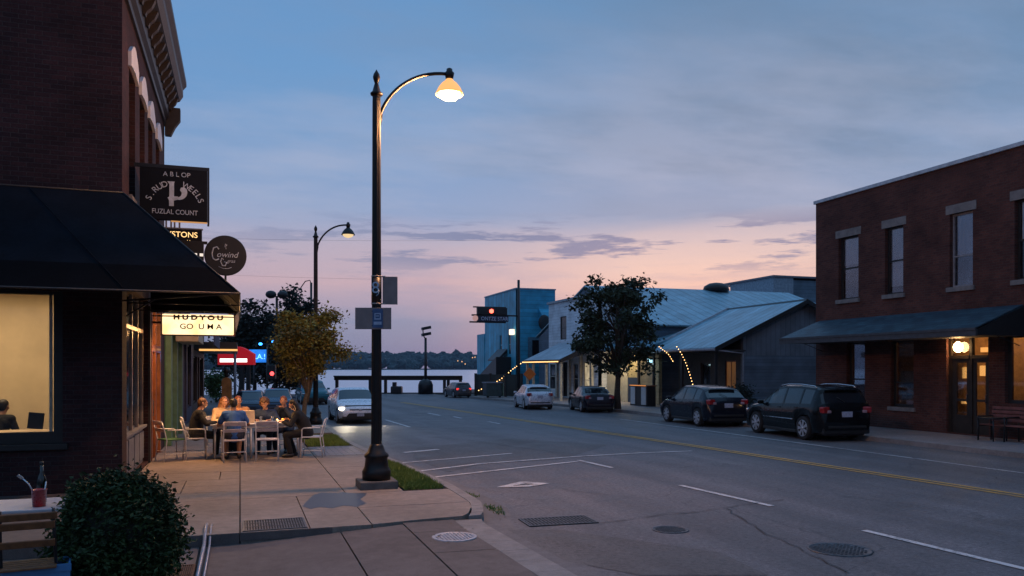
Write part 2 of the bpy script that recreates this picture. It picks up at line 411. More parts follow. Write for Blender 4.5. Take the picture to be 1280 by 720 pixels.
# road sheet
mb = MB(); ys = list(range(-30, 68, 2))+[67.7]
for a, b_ in zip(ys, ys[1:]):
    mb.face([(interp(KL, a)-.05, a, ROAD), (interp(KR, a)+.05, a, ROAD), (interp(KR, b_)+.05, b_, ROAD), (interp(KL, b_)-.05, b_, ROAD)])
tag(mb.go('road', m_asph, weld=.001), kind='structure')
# side lot left beyond the diners (asphalt) and turning area at the river
mb = MB(); mb.face([(-30, 46, ROAD+.004), (interp(KL, 46)-.08, 46, ROAD+.004), (.2, 67.6, ROAD+.004), (-30, 67.6, ROAD+.004)])
mb.face([(-1.9, 31.2, ROAD+.004), (2.6, 31.2, ROAD+.004), (2.2, 46, ROAD+.004), (-1.9, 46, ROAD+.004)])
tag(mb.go('parking_lot', m_asph2), kind='structure')
# patches in the asphalt
mb = MB(); zz = ROAD+.004
def gpoly(pts, z): return [(*G(a, b_, z), z) for a, b_ in pts]
mb.face(gpoly([(520, 560), (640, 548), (760, 556), (700, 574), (600, 580), (560, 590), (516, 572)], zz))
mb.face(gpoly([(630, 662), (700, 662), (900, 690), (960, 719), (800, 719), (700, 700)], zz))
tag(mb.go('road_patches', m_asph2), kind='structure')
# gutter strip along the left kerb
mb = MB()
for a, b_ in [(y, y+.5) for y in [k*.5 for k in range(-8, 44)]]:
    ga = .02; gw = .42
    mb.face([(interp(KL, a), a, ROAD+.006), (interp(KL, a)+gw, a, ROAD+.003), (interp(KL, b_)+gw, b_, ROAD+.003), (interp(KL, b_), b_, ROAD+.006)])
tag(mb.go('gutter_strip', concrete('gutter_concrete', (.17, .155, .155), .4), weld=.001), kind='structure')
# kerbs
def kerb(name, T, y0, y1, side_, w_=.17, z1=0.004, step=.5):
    mb = MB(); y = y0
    while y < y1-.01:
        e = min(y+step, y1); a, b_ = interp(T, y), interp(T, e)
        for (q0, q1) in ((y+.004, e-.004 if (int(y/ .5) % 4 == 0) else e),):
            A = [(a, q0), (a-side_*w_, q0), (b_-side_*w_, q1), (b_, q1)]
            mb.prism(A, ROAD-.05, z1)
        y = e
    return tag(mb.go(name, m_kerb), kind='structure')
kerb('kerb', KL, 10.42, 46, 1, .17, step=.25)
kerb('kerb_near', KL, -4, 10.415, 1, .36, z1=-.045)
kerb('kerb_far_side', KR, -10, 54, -1, .17, step=1)
# left sidewalk: slabs with open joints over a dirt base
mb = MB(); g = .008
def slab(x0, x1, y0, y1, z=0.0, bmz=None, m=0):
    nseg = 1 if (x1 < 2.2) else max(1, int((y1-y0)/.4))
    def xr(v, y): return min(v, interp(KL, y)-.17-.004) if v > 2.4 else v-g
    left = [(x0+g, y0+g+(y1-y0-2*g)*k/nseg) for k in range(nseg+1)]
    right = [(xr(x1, y0+g+(y1-y0-2*g)*k/nseg), y0+g+(y1-y0-2*g)*k/nseg) for k in range(nseg+1)]
    mb.prism([left[0]]+right+[left[-1]], ROAD-.02, z, m)
XF = -1.82
rows = [(-0.0, 10.25, 13.0), (0.0, 10.25, 13.0)]
slab(XF-.1, 0, 10.25, 12.9); slab(0, .83, 10.25, 12.9); slab(.83, 1.6, 10.25, 12.9); slab(1.6, 4, 11.55, 12.9)
mb2 = None
slab(XF-.1, 0, 12.9, 13.75); slab(XF-.1, -.9, 13.75, 15.3); slab(-.9, 0, 13.75, 14.5); slab(-.9, 0, 14.5, 15.3)
slab(XF-.1, -.35, 15.3, 16.4); slab(-.35, 0, 15.3, 16.4)
slab(0, 1.6, 12.9, 16.4); slab(1.6, 2.52, 12.9, 16.4)
for y0, y1 in ((16.4, 18.6), (18.6, 20.8), (20.8, 23.0), (23.0, 25.2), (25.2, 27.4), (27.4, 29.6), (29.6, 31.2)):
    slab(XF-.1, 0, y0, y1); slab(0, 1.6, y0, y1)
    if y0 < 20: slab(1.6, 4, y0, y1)
    if y0 > 24: slab(1.6, 4, y0, y1)
for f in mb.bm.faces: pass
tag(mb.go('sidewalk', m_conc), kind='structure')
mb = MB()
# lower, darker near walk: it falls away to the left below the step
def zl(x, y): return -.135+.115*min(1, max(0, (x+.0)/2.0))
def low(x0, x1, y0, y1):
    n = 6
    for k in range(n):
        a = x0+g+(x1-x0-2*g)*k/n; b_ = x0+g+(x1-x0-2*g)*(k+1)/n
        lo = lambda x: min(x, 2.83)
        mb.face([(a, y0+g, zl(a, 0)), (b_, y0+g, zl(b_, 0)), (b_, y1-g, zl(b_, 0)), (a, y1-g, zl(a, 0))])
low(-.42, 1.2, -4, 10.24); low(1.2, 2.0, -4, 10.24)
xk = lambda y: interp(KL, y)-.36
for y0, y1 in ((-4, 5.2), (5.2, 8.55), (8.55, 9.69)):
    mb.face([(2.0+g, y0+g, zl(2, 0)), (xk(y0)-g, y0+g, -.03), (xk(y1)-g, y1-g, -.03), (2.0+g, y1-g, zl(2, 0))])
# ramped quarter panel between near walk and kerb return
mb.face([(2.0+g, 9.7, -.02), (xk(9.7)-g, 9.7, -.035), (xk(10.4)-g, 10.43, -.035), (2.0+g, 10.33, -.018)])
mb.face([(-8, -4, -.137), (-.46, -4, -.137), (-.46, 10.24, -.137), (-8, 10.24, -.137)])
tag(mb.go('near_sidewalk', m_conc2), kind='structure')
mb = MB()
mb.prism([(1.6+g, 10.27), (2.3, 10.40), (2.84, 10.46), (2.97, 10.62), (3.06, 10.85), (3.17, 11.15), (3.24, 11.54), (1.6+g, 11.54)], ROAD-.02, 0.0)
tag(mb.go('sidewalk_corner_slab', m_conc), kind='structure')
mb = MB(); mb.face([(-8, -4, ROAD-.015), (3.0, -4, ROAD-.015), (3.0, 9.7, ROAD-.015), (2.9, 10.3, ROAD-.015), (3.1, 10.8, ROAD-.015), (3.1, 18, ROAD-.015), (2.7, 22, ROAD-.015), (2.7, 31, ROAD-.015), (-8, 31, ROAD-.015)])
tag(mb.go('sidewalk_base', m_joint), kind='structure')
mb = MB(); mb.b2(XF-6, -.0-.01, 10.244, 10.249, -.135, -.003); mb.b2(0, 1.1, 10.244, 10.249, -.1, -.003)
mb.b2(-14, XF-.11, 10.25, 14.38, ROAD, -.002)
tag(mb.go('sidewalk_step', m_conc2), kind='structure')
# darker bluish patch with an irregular outline, laid on the slab
def bluish_mat():
    m, nt, b, o = newmat('bluish_concrete'); v = ocoord(nt)
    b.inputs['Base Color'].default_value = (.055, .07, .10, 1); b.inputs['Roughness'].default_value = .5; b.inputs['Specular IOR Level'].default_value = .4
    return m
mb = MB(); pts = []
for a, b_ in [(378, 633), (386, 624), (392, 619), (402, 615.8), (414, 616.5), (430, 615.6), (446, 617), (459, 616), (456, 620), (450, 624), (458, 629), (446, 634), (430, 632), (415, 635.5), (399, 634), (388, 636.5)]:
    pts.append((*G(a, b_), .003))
mb.face(pts); tag(mb.go('bluish_patch', bluish_mat()), kind='structure')
# brick paver strip
mb = MB(); mb.b2(1.64, 2.72, 18.62, 20.78, -.01, .004)
def flatbrick():
    m, nt, b, o = newmat('paving_bricks'); v = ocoord(nt)
    bt = nd(nt, 'TexBrick', {'Vector': v, 'Color1': (.3, .25, .24, 1), 'Color2': (.22, .19, .19, 1), 'Mortar': (.05, .05, .05, 1), 'Scale': 1.0, 'Mortar Size': .01, 'Brick Width': .3, 'Row Height': .15})
    nt.links.new(bt.outputs[0], b.inputs['Base Color']); b.inputs['Roughness'].default_value = .6
    bump(nt, b, mth(nt, 'MULTIPLY', bt.outputs[1], -1.0), .5, .006); return m
tag(mb.go('paver_strip', flatbrick()), kind='structure')
# right sidewalk
mb = MB(); y = -10
while y < 54:
    e = min(y+1.7, 54)
    mb.prism([(interp(KR, y)+.174, y+g), (interp(KR, y)+1.75, y+g), (interp(KR, e)+1.75, e-g), (interp(KR, e)+.174, e-g)], ROAD-.02, 0)
    mb.prism([(interp(KR, y)+1.766, y+g), (23.4 if y > 24 else 20.6, y+g), (23.4 if y > 24 else 20.6, e-g), (interp(KR, e)+1.766, e-g)], ROAD-.02, 0)
    y = e
tag(mb.go('sidewalk_far_side', concrete('far_sidewalk_concrete', (.26, .23, .23), .5)), kind='structure')
# road markings
mw = MB(); my = MB(); zp = ROAD+.009
def strip(mb, pts, wd, z=zp):
    pts = [Vector((p[0], p[1], 0)) for p in pts]
    for i in range(len(pts)-1):
        d = (pts[i+1]-pts[i]).normalized(); n = Vector((-d.y, d.x, 0))*wd/2
        a, b_ = pts[i], pts[i+1]
        mb.face([(a-n).xy.to_tuple()+(z,), (a+n).xy.to_tuple()+(z,), (b_+n).xy.to_tuple()+(z,), (b_-n).xy.to_tuple()+(z,)])
g0 = lambda a, b_: G(a, b_, ROAD)
ypts = [(12.45, -8), (12.35, 4), (12.3, 9.9), (12.05, 14), (11.8, 18), (11.4, 23), (11.05, 28), (10.6, 34), (10.15, 40), (9.8, 44.5), (9.5, 49)]
for off in (-.11, .11): strip(my, [(x+off, y) for x, y in ypts], .11)
strip(mw, [g0(482, 525), g0(512, 534)], .11); strip(mw, [g0(850, 607), g0(965, 633)], .11); strip(mw, [g0(1080, 663.5), g0(1290, 714)], .11)
strip(mw, [g0(723, 575.5), g0(765, 585)], .11); strip(mw, [g0(535, 516.5), g0(550, 519.5)], .12); strip(mw, [g0(567, 521), g0(577, 523)], .12); strip(mw, [g0(610, 527), g0(625, 530)], .1)
strip(mw, [g0(522, 589.5), g0(600, 580), g0(720, 571), g0(800, 566.5), g0(865, 564)], .11)
strip(mw, [g0(532, 598), g0(600, 590.5), g0(722, 577)], .11); strip(mw, [g0(488, 580), g0(560, 574), g0(640, 567)], .10)
strip(mw, [(15.0, -5), (15.0, 12), (15.0, 20), (14.95, 30)], .09)
strip(mw, [g0(505, 566), g0(548, 562)], .18)
# small yield/arrow mark: outline with an opening
for q in ([(620, 609), (652, 601.5), (657, 604), (640, 607.5)], [(652, 601.5), (687, 604), (668, 605.5), (657, 604)], [(620, 609), (640, 607.5), (668, 605.5), (687, 604), (662, 608.2)]):
    mw.face(gpoly(q, zp))
tag(mw.go('road_markings_white', m_pw, recalc=False), kind='structure'); tag(my.go('road_markings_yellow', m_py, recalc=False), kind='structure')
# tar-sealed cracks wandering over the street
m_tar = M('crack_sealer', (.062, .057, .060), .75, var=.3, scale=20)
mk = MB(); rk = random.Random(12)
def crackline(pts, wd):
    P = [Vector((*G(a, b_, ROAD), 0)) for a, b_ in pts]; out = []
    for a, b_ in zip(P, P[1:]):
        n_ = max(3, int((b_-a).length/.18)); d = (b_-a).normalized(); q = Vector((-d.y, d.x, 0))
        for k in range(n_): out.append(a.lerp(b_, k/n_)+q*rk.gauss(0, .028))
    out.append(P[-1])
    for k in range(len(out)-1):
        d = (out[k+1]-out[k]).normalized(); q = Vector((-d.y, d.x, 0)); w0 = wd*(.2+rk.random()*.6)/2
        mk.face([(*(out[k]-q*w0).xy, ROAD+.013), (*(out[k]+q*w0).xy, ROAD+.013), (*(out[k+1]+q*w0).xy, ROAD+.013), (*(out[k+1]-q*w0).xy, ROAD+.013)])
for pts, wd in (([(745, 655), (820, 645), (905, 636), (980, 625)], .035), ([(520, 545), (590, 551), (655, 561), (700, 566)], .05), ([(905, 636), (960, 668), (1060, 716)], .03), ([(640, 600), (700, 612), (790, 622)], .022), ([(560, 530), (640, 528), (760, 540), (860, 552)], .04), ([(1040, 560), (1140, 572), (1270, 604)], .03), ([(480, 540), (540, 533), (620, 536)], .05)): crackline(pts, wd)
tag(mk.go('sealed_cracks', m_tar, recalc=False), kind='structure')
# hatch covers and grates
m_steel = M('worn_steel', (.10, .10, .11), .45, metal=.8, scale=15, var=.4)
m_bsteel = M('pale_worn_steel', (.42, .42, .46), .5, metal=.3, scale=15, var=.25)
def disc(name, label, px, py, rx, z, m):
    x, y = G(px, py, z); t = thing(name, label, 'manhole cover', (x, y, z))
    MB().lathe([(rx, -.01), (rx, .006), (rx*.94, .007), (rx*.93, .004), (.01, .004)], n=36).go('ring', m, t)
    mb = MB()
    for i in range(-5, 6):
        for j in range(-5, 6):
            if i*i+j*j < 27: mb.box((i*rx*.155, j*rx*.155, .008), (rx*.08, rx*.08, .005), rz=R(45))
    mb.go('lid_studs', m, t)
disc('manhole_cover', 'small bluish round utility cover in the near traffic lane', 838, 662, .24, ROAD+.004, m_steel)
disc('manhole_cover', 'large dark round manhole cover nearest the bottom right of the street', 1050, 687, .36, ROAD+.004, m_steel)
disc('manhole_cover', 'pale worn round cover set in the near sidewalk beside the kerb', 568, 671, .27, -.022, m_bsteel)
def grate(name, label, x0, x1, y0, y1, z, nb, m, rz=0, along='y'):
    cx, cy = (x0+x1)/2, (y0+y1)/2; t = thing(name, label, 'drain grate', (cx, cy, z), rz)
    a, b_ = (x1-x0)/2, (y1-y0)/2
    MB().b2(-a, a, -b_, b_, -.01, .002).go('pit', m_dark, t)
    mb = MB(); f = .025
    for q in ((-a, a, -b_, -b_+f), (-a, a, b_-f, b_), (-a, -a+f, -b_+f, b_-f), (a-f, a, -b_+f, b_-f)): mb.b2(*q, .002, .012)
    mb.go('frame', m, t); mb = MB()
    for k in range(nb):
        x = -a+f+(2*a-2*f)*(k+.5)/nb
        mb.b2(x-.35*(2*a/nb)*.6, x+.35*(2*a/nb)*.6, -b_+f, b_-f, .003, .010)
    for q in (-.33, .33): mb.b2(-a+f, a-f, q*b_-.008, q*b_+.008, .0105, .013)
    mb.go('bars', m, t)
grate('drain_grate', 'barred metal grate set in the sidewalk at the top of the step', .03, .80, 10.3, 11.0, .0, 22, m_steel)
gx0, gy0 = g0(662, 657); gx1, gy1 = g0(743, 653)
grate('drain_grate', 'barred storm drain grate in the street just off the kerb corner', gx0-.02, gx1+.05, gy0-.12, gy0+.42, ROAD+.004, 18, m_steel, rz=R(-3))
# grass patches: blades over soil
def grass_mat():
    m, nt, b, o = newmat('grass_blades')
    n = noise(nt, ocoord(nt), 2.5, 4)
    nt.links.new(ramp(nt, n, [(.3, (.09, .15, .02)), (.6, (.17, .24, .04)), (.8, (.26, .26, .06))]), b.inputs['Base Color'])
    b.inputs['Roughness'].default_value = .6; return m
m_grass = grass_mat()
def inpoly(p, poly):
    c = False; n = len(poly)
    for i in range(n):
        (x0, y0), (x1, y1) = poly[i], poly[(i+1) % n]
        if (y0 > p[1]) != (y1 > p[1]) and p[0] < (x1-x0)*(p[1]-y0)/(y1-y0)+x0: c = not c
    return c
def grass(name, label, poly, n, h=.08, z=0.0):
    mb = MB()
    if z == 0: mb.prism(poly, ROAD, -.002); tag(mb.go('soil_bed', m_soil), kind='structure'); mb = MB()
    xs = [p[0] for p in poly]; ysr = [p[1] for p in poly]; k = 0
    while k < n:
        x = random.uniform(min(xs), max(xs)); y = random.uniform(min(ysr), max(ysr))
        if not inpoly((x, y), poly): continue
        k += 1; a = random.uniform(0, 6.28); hh = h*random.uniform(.4, 1.3); wd = .006
        lx, ly = random.gauss(0, .03), random.gauss(0, .03)
        dx, dy = math.cos(a)*wd, math.sin(a)*wd
        mb.face([(x-dx, y-dy, z-.003), (x+dx, y+dy, z-.003), (x+lx*.4+dx*.6, y+ly*.4+dy*.6, z+hh*.6), (x+lx, y+ly, z+hh), (x+lx*.4-dx*.6, y+ly*.4-dy*.6, z+hh*.6)])
    o = mb.go(name, m_grass, recalc=False); tag(o, label, 'grass', kind='stuff')
grass('grass', 'short grass strip between the lamp post plinth and the kerb', [(2.56, 12.95), (3.2, 12.95), (3.2, 14.2), (3.08, 16.3), (2.98, 17.0), (2.56, 16.2)], 9000, .075)
grass('grass_farther', 'second small grass patch behind the diners at the kerb', [(1.64, 20.85), (2.66, 20.85), (2.64, 23.9), (1.64, 23.9)], 6000, .09)
grass('weeds', 'scruffy weeds at the kerb corner', [(3.5, 11.1), (3.62, 10.95), (3.75, 11.5), (3.55, 11.9)], 120, .06, ROAD+.006)
grass('weeds_small', 'small weeds growing in the gutter', [(3.5, 12.6), (3.75, 12.6), (3.6, 13.2), (3.5, 13.2)], 120, .05, ROAD+.006)
# far bank: wooded bluff across the river
def leafmat(name, a, b_, c=None, rough=.6):
    m, nt, b, o = newmat(name)
    n = noise(nt, ocoord(nt), 3.5, 3); oi = nd(nt, 'TexNoise', {'Vector': ocoord(nt), 'Scale': 40.0}).outputs[0]
    col = ramp(nt, n, [(.3, a), (.6, b_), (.8, c or b_)])
    col = mixc(nt, 1.0, col, ramp(nt, oi, [(.3, .7), (.7, 1.3)]), 'MULTIPLY')
    nt.links.new(col, b.inputs['Base Color']); b.inputs['Roughness'].default_value = rough; b.inputs['Specular IOR Level'].default_value = .3
    return m
mb = MB(); mb.prism([(-2500, 1500), (4500, 1300), (4500, 2200), (-2500, 2200)], -3, .5)
tag(mb.go('far_bank', M('far_bank_earth', (.05, .06, .05), .9)), kind='structure')
rnd = random.Random(4)
t_bm = bmesh.new(); bmesh.ops.create_icosphere(t_bm, subdivisions=2, radius=1); t_bm.verts.ensure_lookup_table()
TV = [v.co.copy() for v in t_bm.verts]; TF = [[v.index for v in f.verts] for f in t_bm.faces]; t_bm.free()
def blobs(name, m, items, jit=0.0):
    """many lumpy clumps in one mesh: items are (centre, radii)"""
    V = []; F = []
    for c, r in items:
        o_ = len(V)
        for v in TV: V.append((c[0]+v.x*r[0]+rnd.gauss(0, jit), c[1]+v.y*r[1]+rnd.gauss(0, jit), c[2]+v.z*r[2]+rnd.gauss(0, jit)))
        F += [[o_+i for i in f] for f in TF]
    me = bpy.data.meshes.new(name); me.from_pydata(V, [], F); me.materials.append(m)
    o = bpy.data.objects.new(name, me); COL.objects.link(o); return o
items = []
for k in range(7000):
    x = rnd.uniform(-900, 2300); t = rnd.random()
    y = 1500-(x+2500)*.0286+t*160+6
    base = 10+1.2*math.sin(x*.006+1)+1.0*math.sin(x*.017)
    z = base-4+20*t*1.0+rnd.uniform(-4, 4); r = rnd.uniform(4.5, 10)
    items.append(((x, y, z), (r, r, r*rnd.uniform(.7, 1.05))))
tag(blobs('wooded_far_shore', leafmat('far_woods', (.008, .032, .034), (.014, .045, .044)), items, 1.2), 'long dark wooded bluff lining the far side of the river', 'woodland', kind='stuff')
mb = MB(); xx = 700
for px, py in ((567, 451), (585, 447), (588, 446.5), (576, 455), (572, 452)):
    X, Y = xD(px, 1460); mb.ball((X, Y-30, zat(py, 1430)), 1.1, 8)
tag(mb.go('shore_lights', EM('shore_lamp', (1, .5, .2), 1.2)), 'tiny orange lights glimmering in the woods across the river', 'lights', kind='stuff')
# ======================= buildings =======================
m_brickL = BRICK('dark_red_brick', (.060, .024, .025), (.032, .015, .018), (.055, .042, .044))
m_brickR = BRICK('red_brick', (.125, .045, .033), (.075, .029, .023), (.09, .064, .058))
m_awn = M('navy_canvas', (.0045, .007, .012), .9, var=.35, scale=2, bmp=.2, spec=.12)
m_awn2 = M('black_canvas', (.002, .0025, .004), .95, var=.3, scale=2, spec=.1)
m_cream = M('cream_canvas', (.55, .42, .28), .8, var=.15)
m_dwood = M('dark_trim_wood', (.035, .028, .026), .6, var=.3)
m_lwhite = M('white_lintel_paint', (.72, .74, .80), .7, var=.08)
m_curt = M('pale_curtain', (.50, .56, .64), .9, var=.1, bmp=0)
m_orange = M('varnished_door_wood', (.20, .065, .022), .4, var=.3, coat=.3)
m_grayp = M('grey_panel_paint', (.16, .165, .20), .5)

def winX(parent, x, n, y0, y1, z0, z1, fr=m_frame, gl=m_dglass, rail=.5, mull=0, rec=.12, lintel=None, sill=None, curtain=None, fw=.06, name='window', label=None):
    """window in a wall whose face is at x and looks along n*X; recessed by rec"""
    a, b_ = min(y0, y1), max(y0, y1); xi = x-n*rec
    mb = MB(); q = lambda *v: mb.b2(*v)
    q(xi-n*.05, xi, a, a+fw, z0, z1); q(xi-n*.05, xi, b_-fw, b_, z0, z1)
    q(xi-n*.05, xi, a+fw, b_-fw, z0, z0+fw); q(xi-n*.05, xi, a+fw, b_-fw, z1-fw, z1)
    if rail: q(xi-n*.045, xi-n*.004, a+fw, b_-fw, z0+(z1-z0)*rail-.025, z0+(z1-z0)*rail+.025)
    for k in range(mull):
        ym = a+(b_-a)*(k+1)/(mull+1); q(xi-n*.048, xi-n*.002, ym-.022, ym+.022, z0+fw, z1-fw)
    o = mb.go(name, fr, parent)
    if label: o['label'] = label
    p = MB(); p.b2(xi-n*.032, xi-n*.022, a+fw*.6, b_-fw*.6, z0+fw*.6, z1-fw*.6); p.go('pane', gl, o)
    if curtain:
        mb = MB(); c0, c1 = curtain; zc0 = z0+(z1-z0)*c0; zc1 = z0+(z1-z0)*c1; m_ = 14
        for k in range(m_):
            ya = a+fw+(b_-a-2*fw)*k/m_; yb = a+fw+(b_-a-2*fw)*(k+1)/m_; o1 = .02*math.sin(k*1.9); o2 = .02*math.sin((k+1)*1.9)
            mb.face([(xi-n*(.065+o1), ya, zc0), (xi-n*(.065+o2), yb, zc0), (xi-n*(.065+o2), yb, zc1), (xi-n*(.065+o1), ya, zc1)])
        mb.go('curtain', m_curt, o, smooth=180)
    if lintel:
        lz, le, lm, lp = lintel
        MB().b2(x-n*.1, x+n*lp, a-le, b_+le, z1, z1+lz, bev=.008).go('lintel', lm, o)
    if sill:
        sz, se, sm, spj = sill
        MB().b2(x-n*.12, x+n*spj, a-se, b_+se, z0-sz, z0, bev=.008).go('sill', sm, o)
    return o
# ---------- left corner building ----------
LB = thing('brick_building', 'tall dark red brick corner building at the left with heavy cornice and lit side window', 'building', (-8, 18, 0))
def inv(o, root):            # children are written in world coordinates
    o.location = o.location-root.location; return o
class Under:
    """collects new direct children of a root placed at root.location and shifts them back to world coordinates"""
    def __init__(s, root): s.r = root
    def __enter__(s): s.before = {o.name for o in bpy.data.objects}; return s.r
    def __exit__(s, *a):
        for o in bpy.data.objects:
            if o.name not in s.before and o.parent == s.r: o.location = o.location-s.r.location
YF = 14.4
with Under(LB):
    mb = MB()
    W1 = (-5.4, -2.68, .80, 3.22)       # big lit side window
    mb.wall((0, YF, 0), (1, 0, 0), (0, -1, 0), (-16, XF), (ROAD, 9.2), [W1], .32)
    ups = [(15.25, 16.1), (16.8, 17.65), (18.3, 19.15), (19.9, 20.75)]
    holes = [(a, b_, 5.0, 7.2) for a, b_ in ups]+[(14.95, 18.3, .05, 3.4), (18.5, 20.6, .02, 3.3)]
    mb.wall((XF, 0, 0), (0, 1, 0), (1, 0, 0), (YF+.32, 22.1), (ROAD, 9.2), holes, .32)
    mb.b2(-16, XF, 21.8, 22.1, 4.2, 9.2)
    mb.b2(-16.3, -16, YF, 22.1, 0, 9.2)
    mb.go('wall', m_brickL, LB, recalc=False)
    MB().b2(-16, XF-.33, YF+.33, 21.79, 8.9, 9.1).go('roof', m_dark, LB)
    MB().b2(-16, XF-.33, YF+.33, 21.79, 3.62, 3.8).go('interior_ceiling', M('cream_plaster', (.62, .50, .34), .8, var=.08, scale=1.5), LB)
    MB().b2(-16, XF-.33, YF+.33, 21.79, -.05, .03).go('interior_floor', M('brown_floor', (.12, .07, .04), .5), LB)
    MB().b2(-11, -2.2, 18.6, 18.75, .03, 3.62).go('interior_wall', M('warm_plaster', (.66, .54, .36), .85, var=.16, scale=1.1), LB)
    MB().b2(-2.45, -2.35, YF+.33, 18.6, .03, 3.62).go('interior_wall', bpy.data.materials['warm_plaster'], LB)
    # cornice: stepped profile swept along the street front
    pr = [(XF-.28, 8.15), (XF+.05, 8.15), (XF+.05, 8.28), (XF+.12, 8.34), (XF+.12, 8.72), (XF+.36, 8.82), (XF+.44, 8.95), (XF+.44, 9.12), (XF+.52, 9.22), (XF+.52, 9.33), (XF-.28, 9.40)]
    mb = MB(); mb.extr([(x, YF-.05, z) for x, z in pr], (0, 7.8, 0)); co = mb.go('cornice', M('cornice_paint', (.026, .027, .036), .5, var=.25), LB)
    y = YF+.15
    while y < 22.1:
        q = [(XF+.125, y, 8.52), (XF+.17, y, 8.5), (XF+.19, y, 8.56), (XF+.28, y, 8.66), (XF+.34, y, 8.8), (XF+.34, y, 8.83), (XF+.125, y, 8.83)]
        mb = MB(); mb.extr(q, (0, .14, 0)); mb.go('bracket', m_dwood, co); y += .52
    q = [(XF+.02, 21.96, 7.9), (XF+.16, 21.96, 7.9), (XF+.26, 21.96, 8.12), (XF+.38, 21.96, 8.3), (XF+.38, 21.96, 8.6), (XF+.02, 21.96, 8.6)]
    mb = MB(); mb.extr(q, (0, .2, 0)); mb.go('bracket', m_dwood, co)
    for a, b_ in ups:
        wd = winX(LB, XF, 1, a, b_, 5.0, 7.2, rec=.16, curtain=None, sill=(.12, .06, m_stone, .06))
        mb = MB(); n = 8; lo = []; up = []
        for k in range(n+1):
            t = k/n; y = a-.12+(b_-a+.24)*t; s_ = math.sin(math.pi*t)
            lo.append((XF-.02, y, 7.2+.05*s_)); up.append((XF-.02, y, 7.45+.25*s_))
        mb.extr(lo+up[::-1], (.075, 0, 0)); mb.go('lintel', m_lwhite, wd)
    # side window
    w_ = MB(); x0, x1, z0, z1 = W1
    f = .14
    w_.b2(x0, x0+f, YF+.06, YF+.18, z0, z1); w_.b2(x1-f, x1, YF+.06, YF+.18, z0, z1); w_.b2(x0+f, x1-f, YF+.06, YF+.18, z0, z0+.18); w_.b2(x0+f, x1-f, YF+.06, YF+.18, z1-.05, z1)
    wf = w_.go('window', m_frame, LB); wf['label'] = 'wide lit shop window in a dark frame'
    MB().b2(x0+f-.01, x1-f+.01, YF+.11, YF+.12, z0+.17, z1-.04).go('pane', m_glass, wf)
    MB().b2(x0-.04, x1+.08, YF-.07, YF+.05, z0-.1, z0, bev=.01).go('sill', m_frame, wf)
    MB().b2(x1-f-.075, x1-f-.03, YF+.125, YF+.16, z0+.18, z1-.05).go('inner_stop', M('cream_trim', (.75, .62, .42), .5), wf)
    # storefront glazing on the street side: dark glass, pale mullions, grey bulkhead
    sf = MB()
    xi = XF-.12
    for y in (14.97, 15.62, 16.5, 17.4, 18.22): sf.b2(xi-.03, xi+.03, y-.03, y+.03, .82, 3.38)
    sf.b2(xi-.03, xi+.03, 14.95, 18.3, 2.72, 2.79)
    so_ = sf.go('shop_front', M('pale_mullion', (.38, .32, .28), .4, metal=.5), LB)
    MB().b2(xi-.012, xi-.002, 14.96, 18.29, .8, 3.39).go('pane', m_dglass, so_)
    mb = MB(); mb.b2(xi-.06, xi+.02, 14.96, 18.29, .05, .78)
    for y in (15.0, 15.85, 16.7, 17.5): mb.b2(xi+.02, xi+.05, y+.02, y+.70, .14, .70, bev=.01)
    mb.b2(xi-.06, xi+.10, 14.96, 18.29, .78, .83)
    mb.go('bulkhead_panel', m_grayp, so_)
    MB().b2(xi-.1, xi+.16, 18.31, 18.49, .02, 3.3).go('pilaster', m_dwood, so_)
    mb = MB()
    for a, b_ in ((18.52, 18.66), (19.36, 19.5), (20.44, 20.58)): mb.b2(XF-.1, XF+.05, a, b_, .02, 3.28)
    mb.b2(XF-.1, XF+.05, 18.66, 20.44, 2.35, 2.5)
    dr = mb.go('door_frame', m_orange, LB)
    MB().b2(XF-.08, XF-.03, 18.67, 19.35, .04, 2.34).go('door', m_orange, dr); MB().b2(XF-.08, XF-.03, 19.51, 20.43, .04, 2.34).go('side_panel', m_dwood, dr)
    MB().b2(XF-.07, XF-.06, 18.66, 20.44, 2.51, 3.27).go('transom_pane', m_dglass, dr)
    MB().b2(XF-.027, XF-.02, 18.82, 19.2, .9, 2.1).go('pane', m_dglass, dr)
    MB().tube([(XF, 18.76, .95), (XF+.06, 18.76, .98), (XF+.06, 18.76, 1.3), (XF, 18.76, 1.33)], .012).go('door_handle', m_steel, dr)
area((-4.2, 16.2, 3.55), (0, 0, 0), 115, (1, .70, .40), 3.0, 2.5, 'ceiling_lamp_light', LB).location = Vector((-4.2, 16.4, 3.55))-LB.location
fx_ = thing('ceiling_lamp', 'small round lamp glowing inside the lit side window', 'lamp', (-2.95, 18.3, 2.2))
MB().ball((0, 0, 0), .022, 10).go('bulb', m_warmbulb, fx_); MB().tube([(0, 0, .02), (0, 0, 1.42)], .006, 6).go('cord', m_black, fx_)
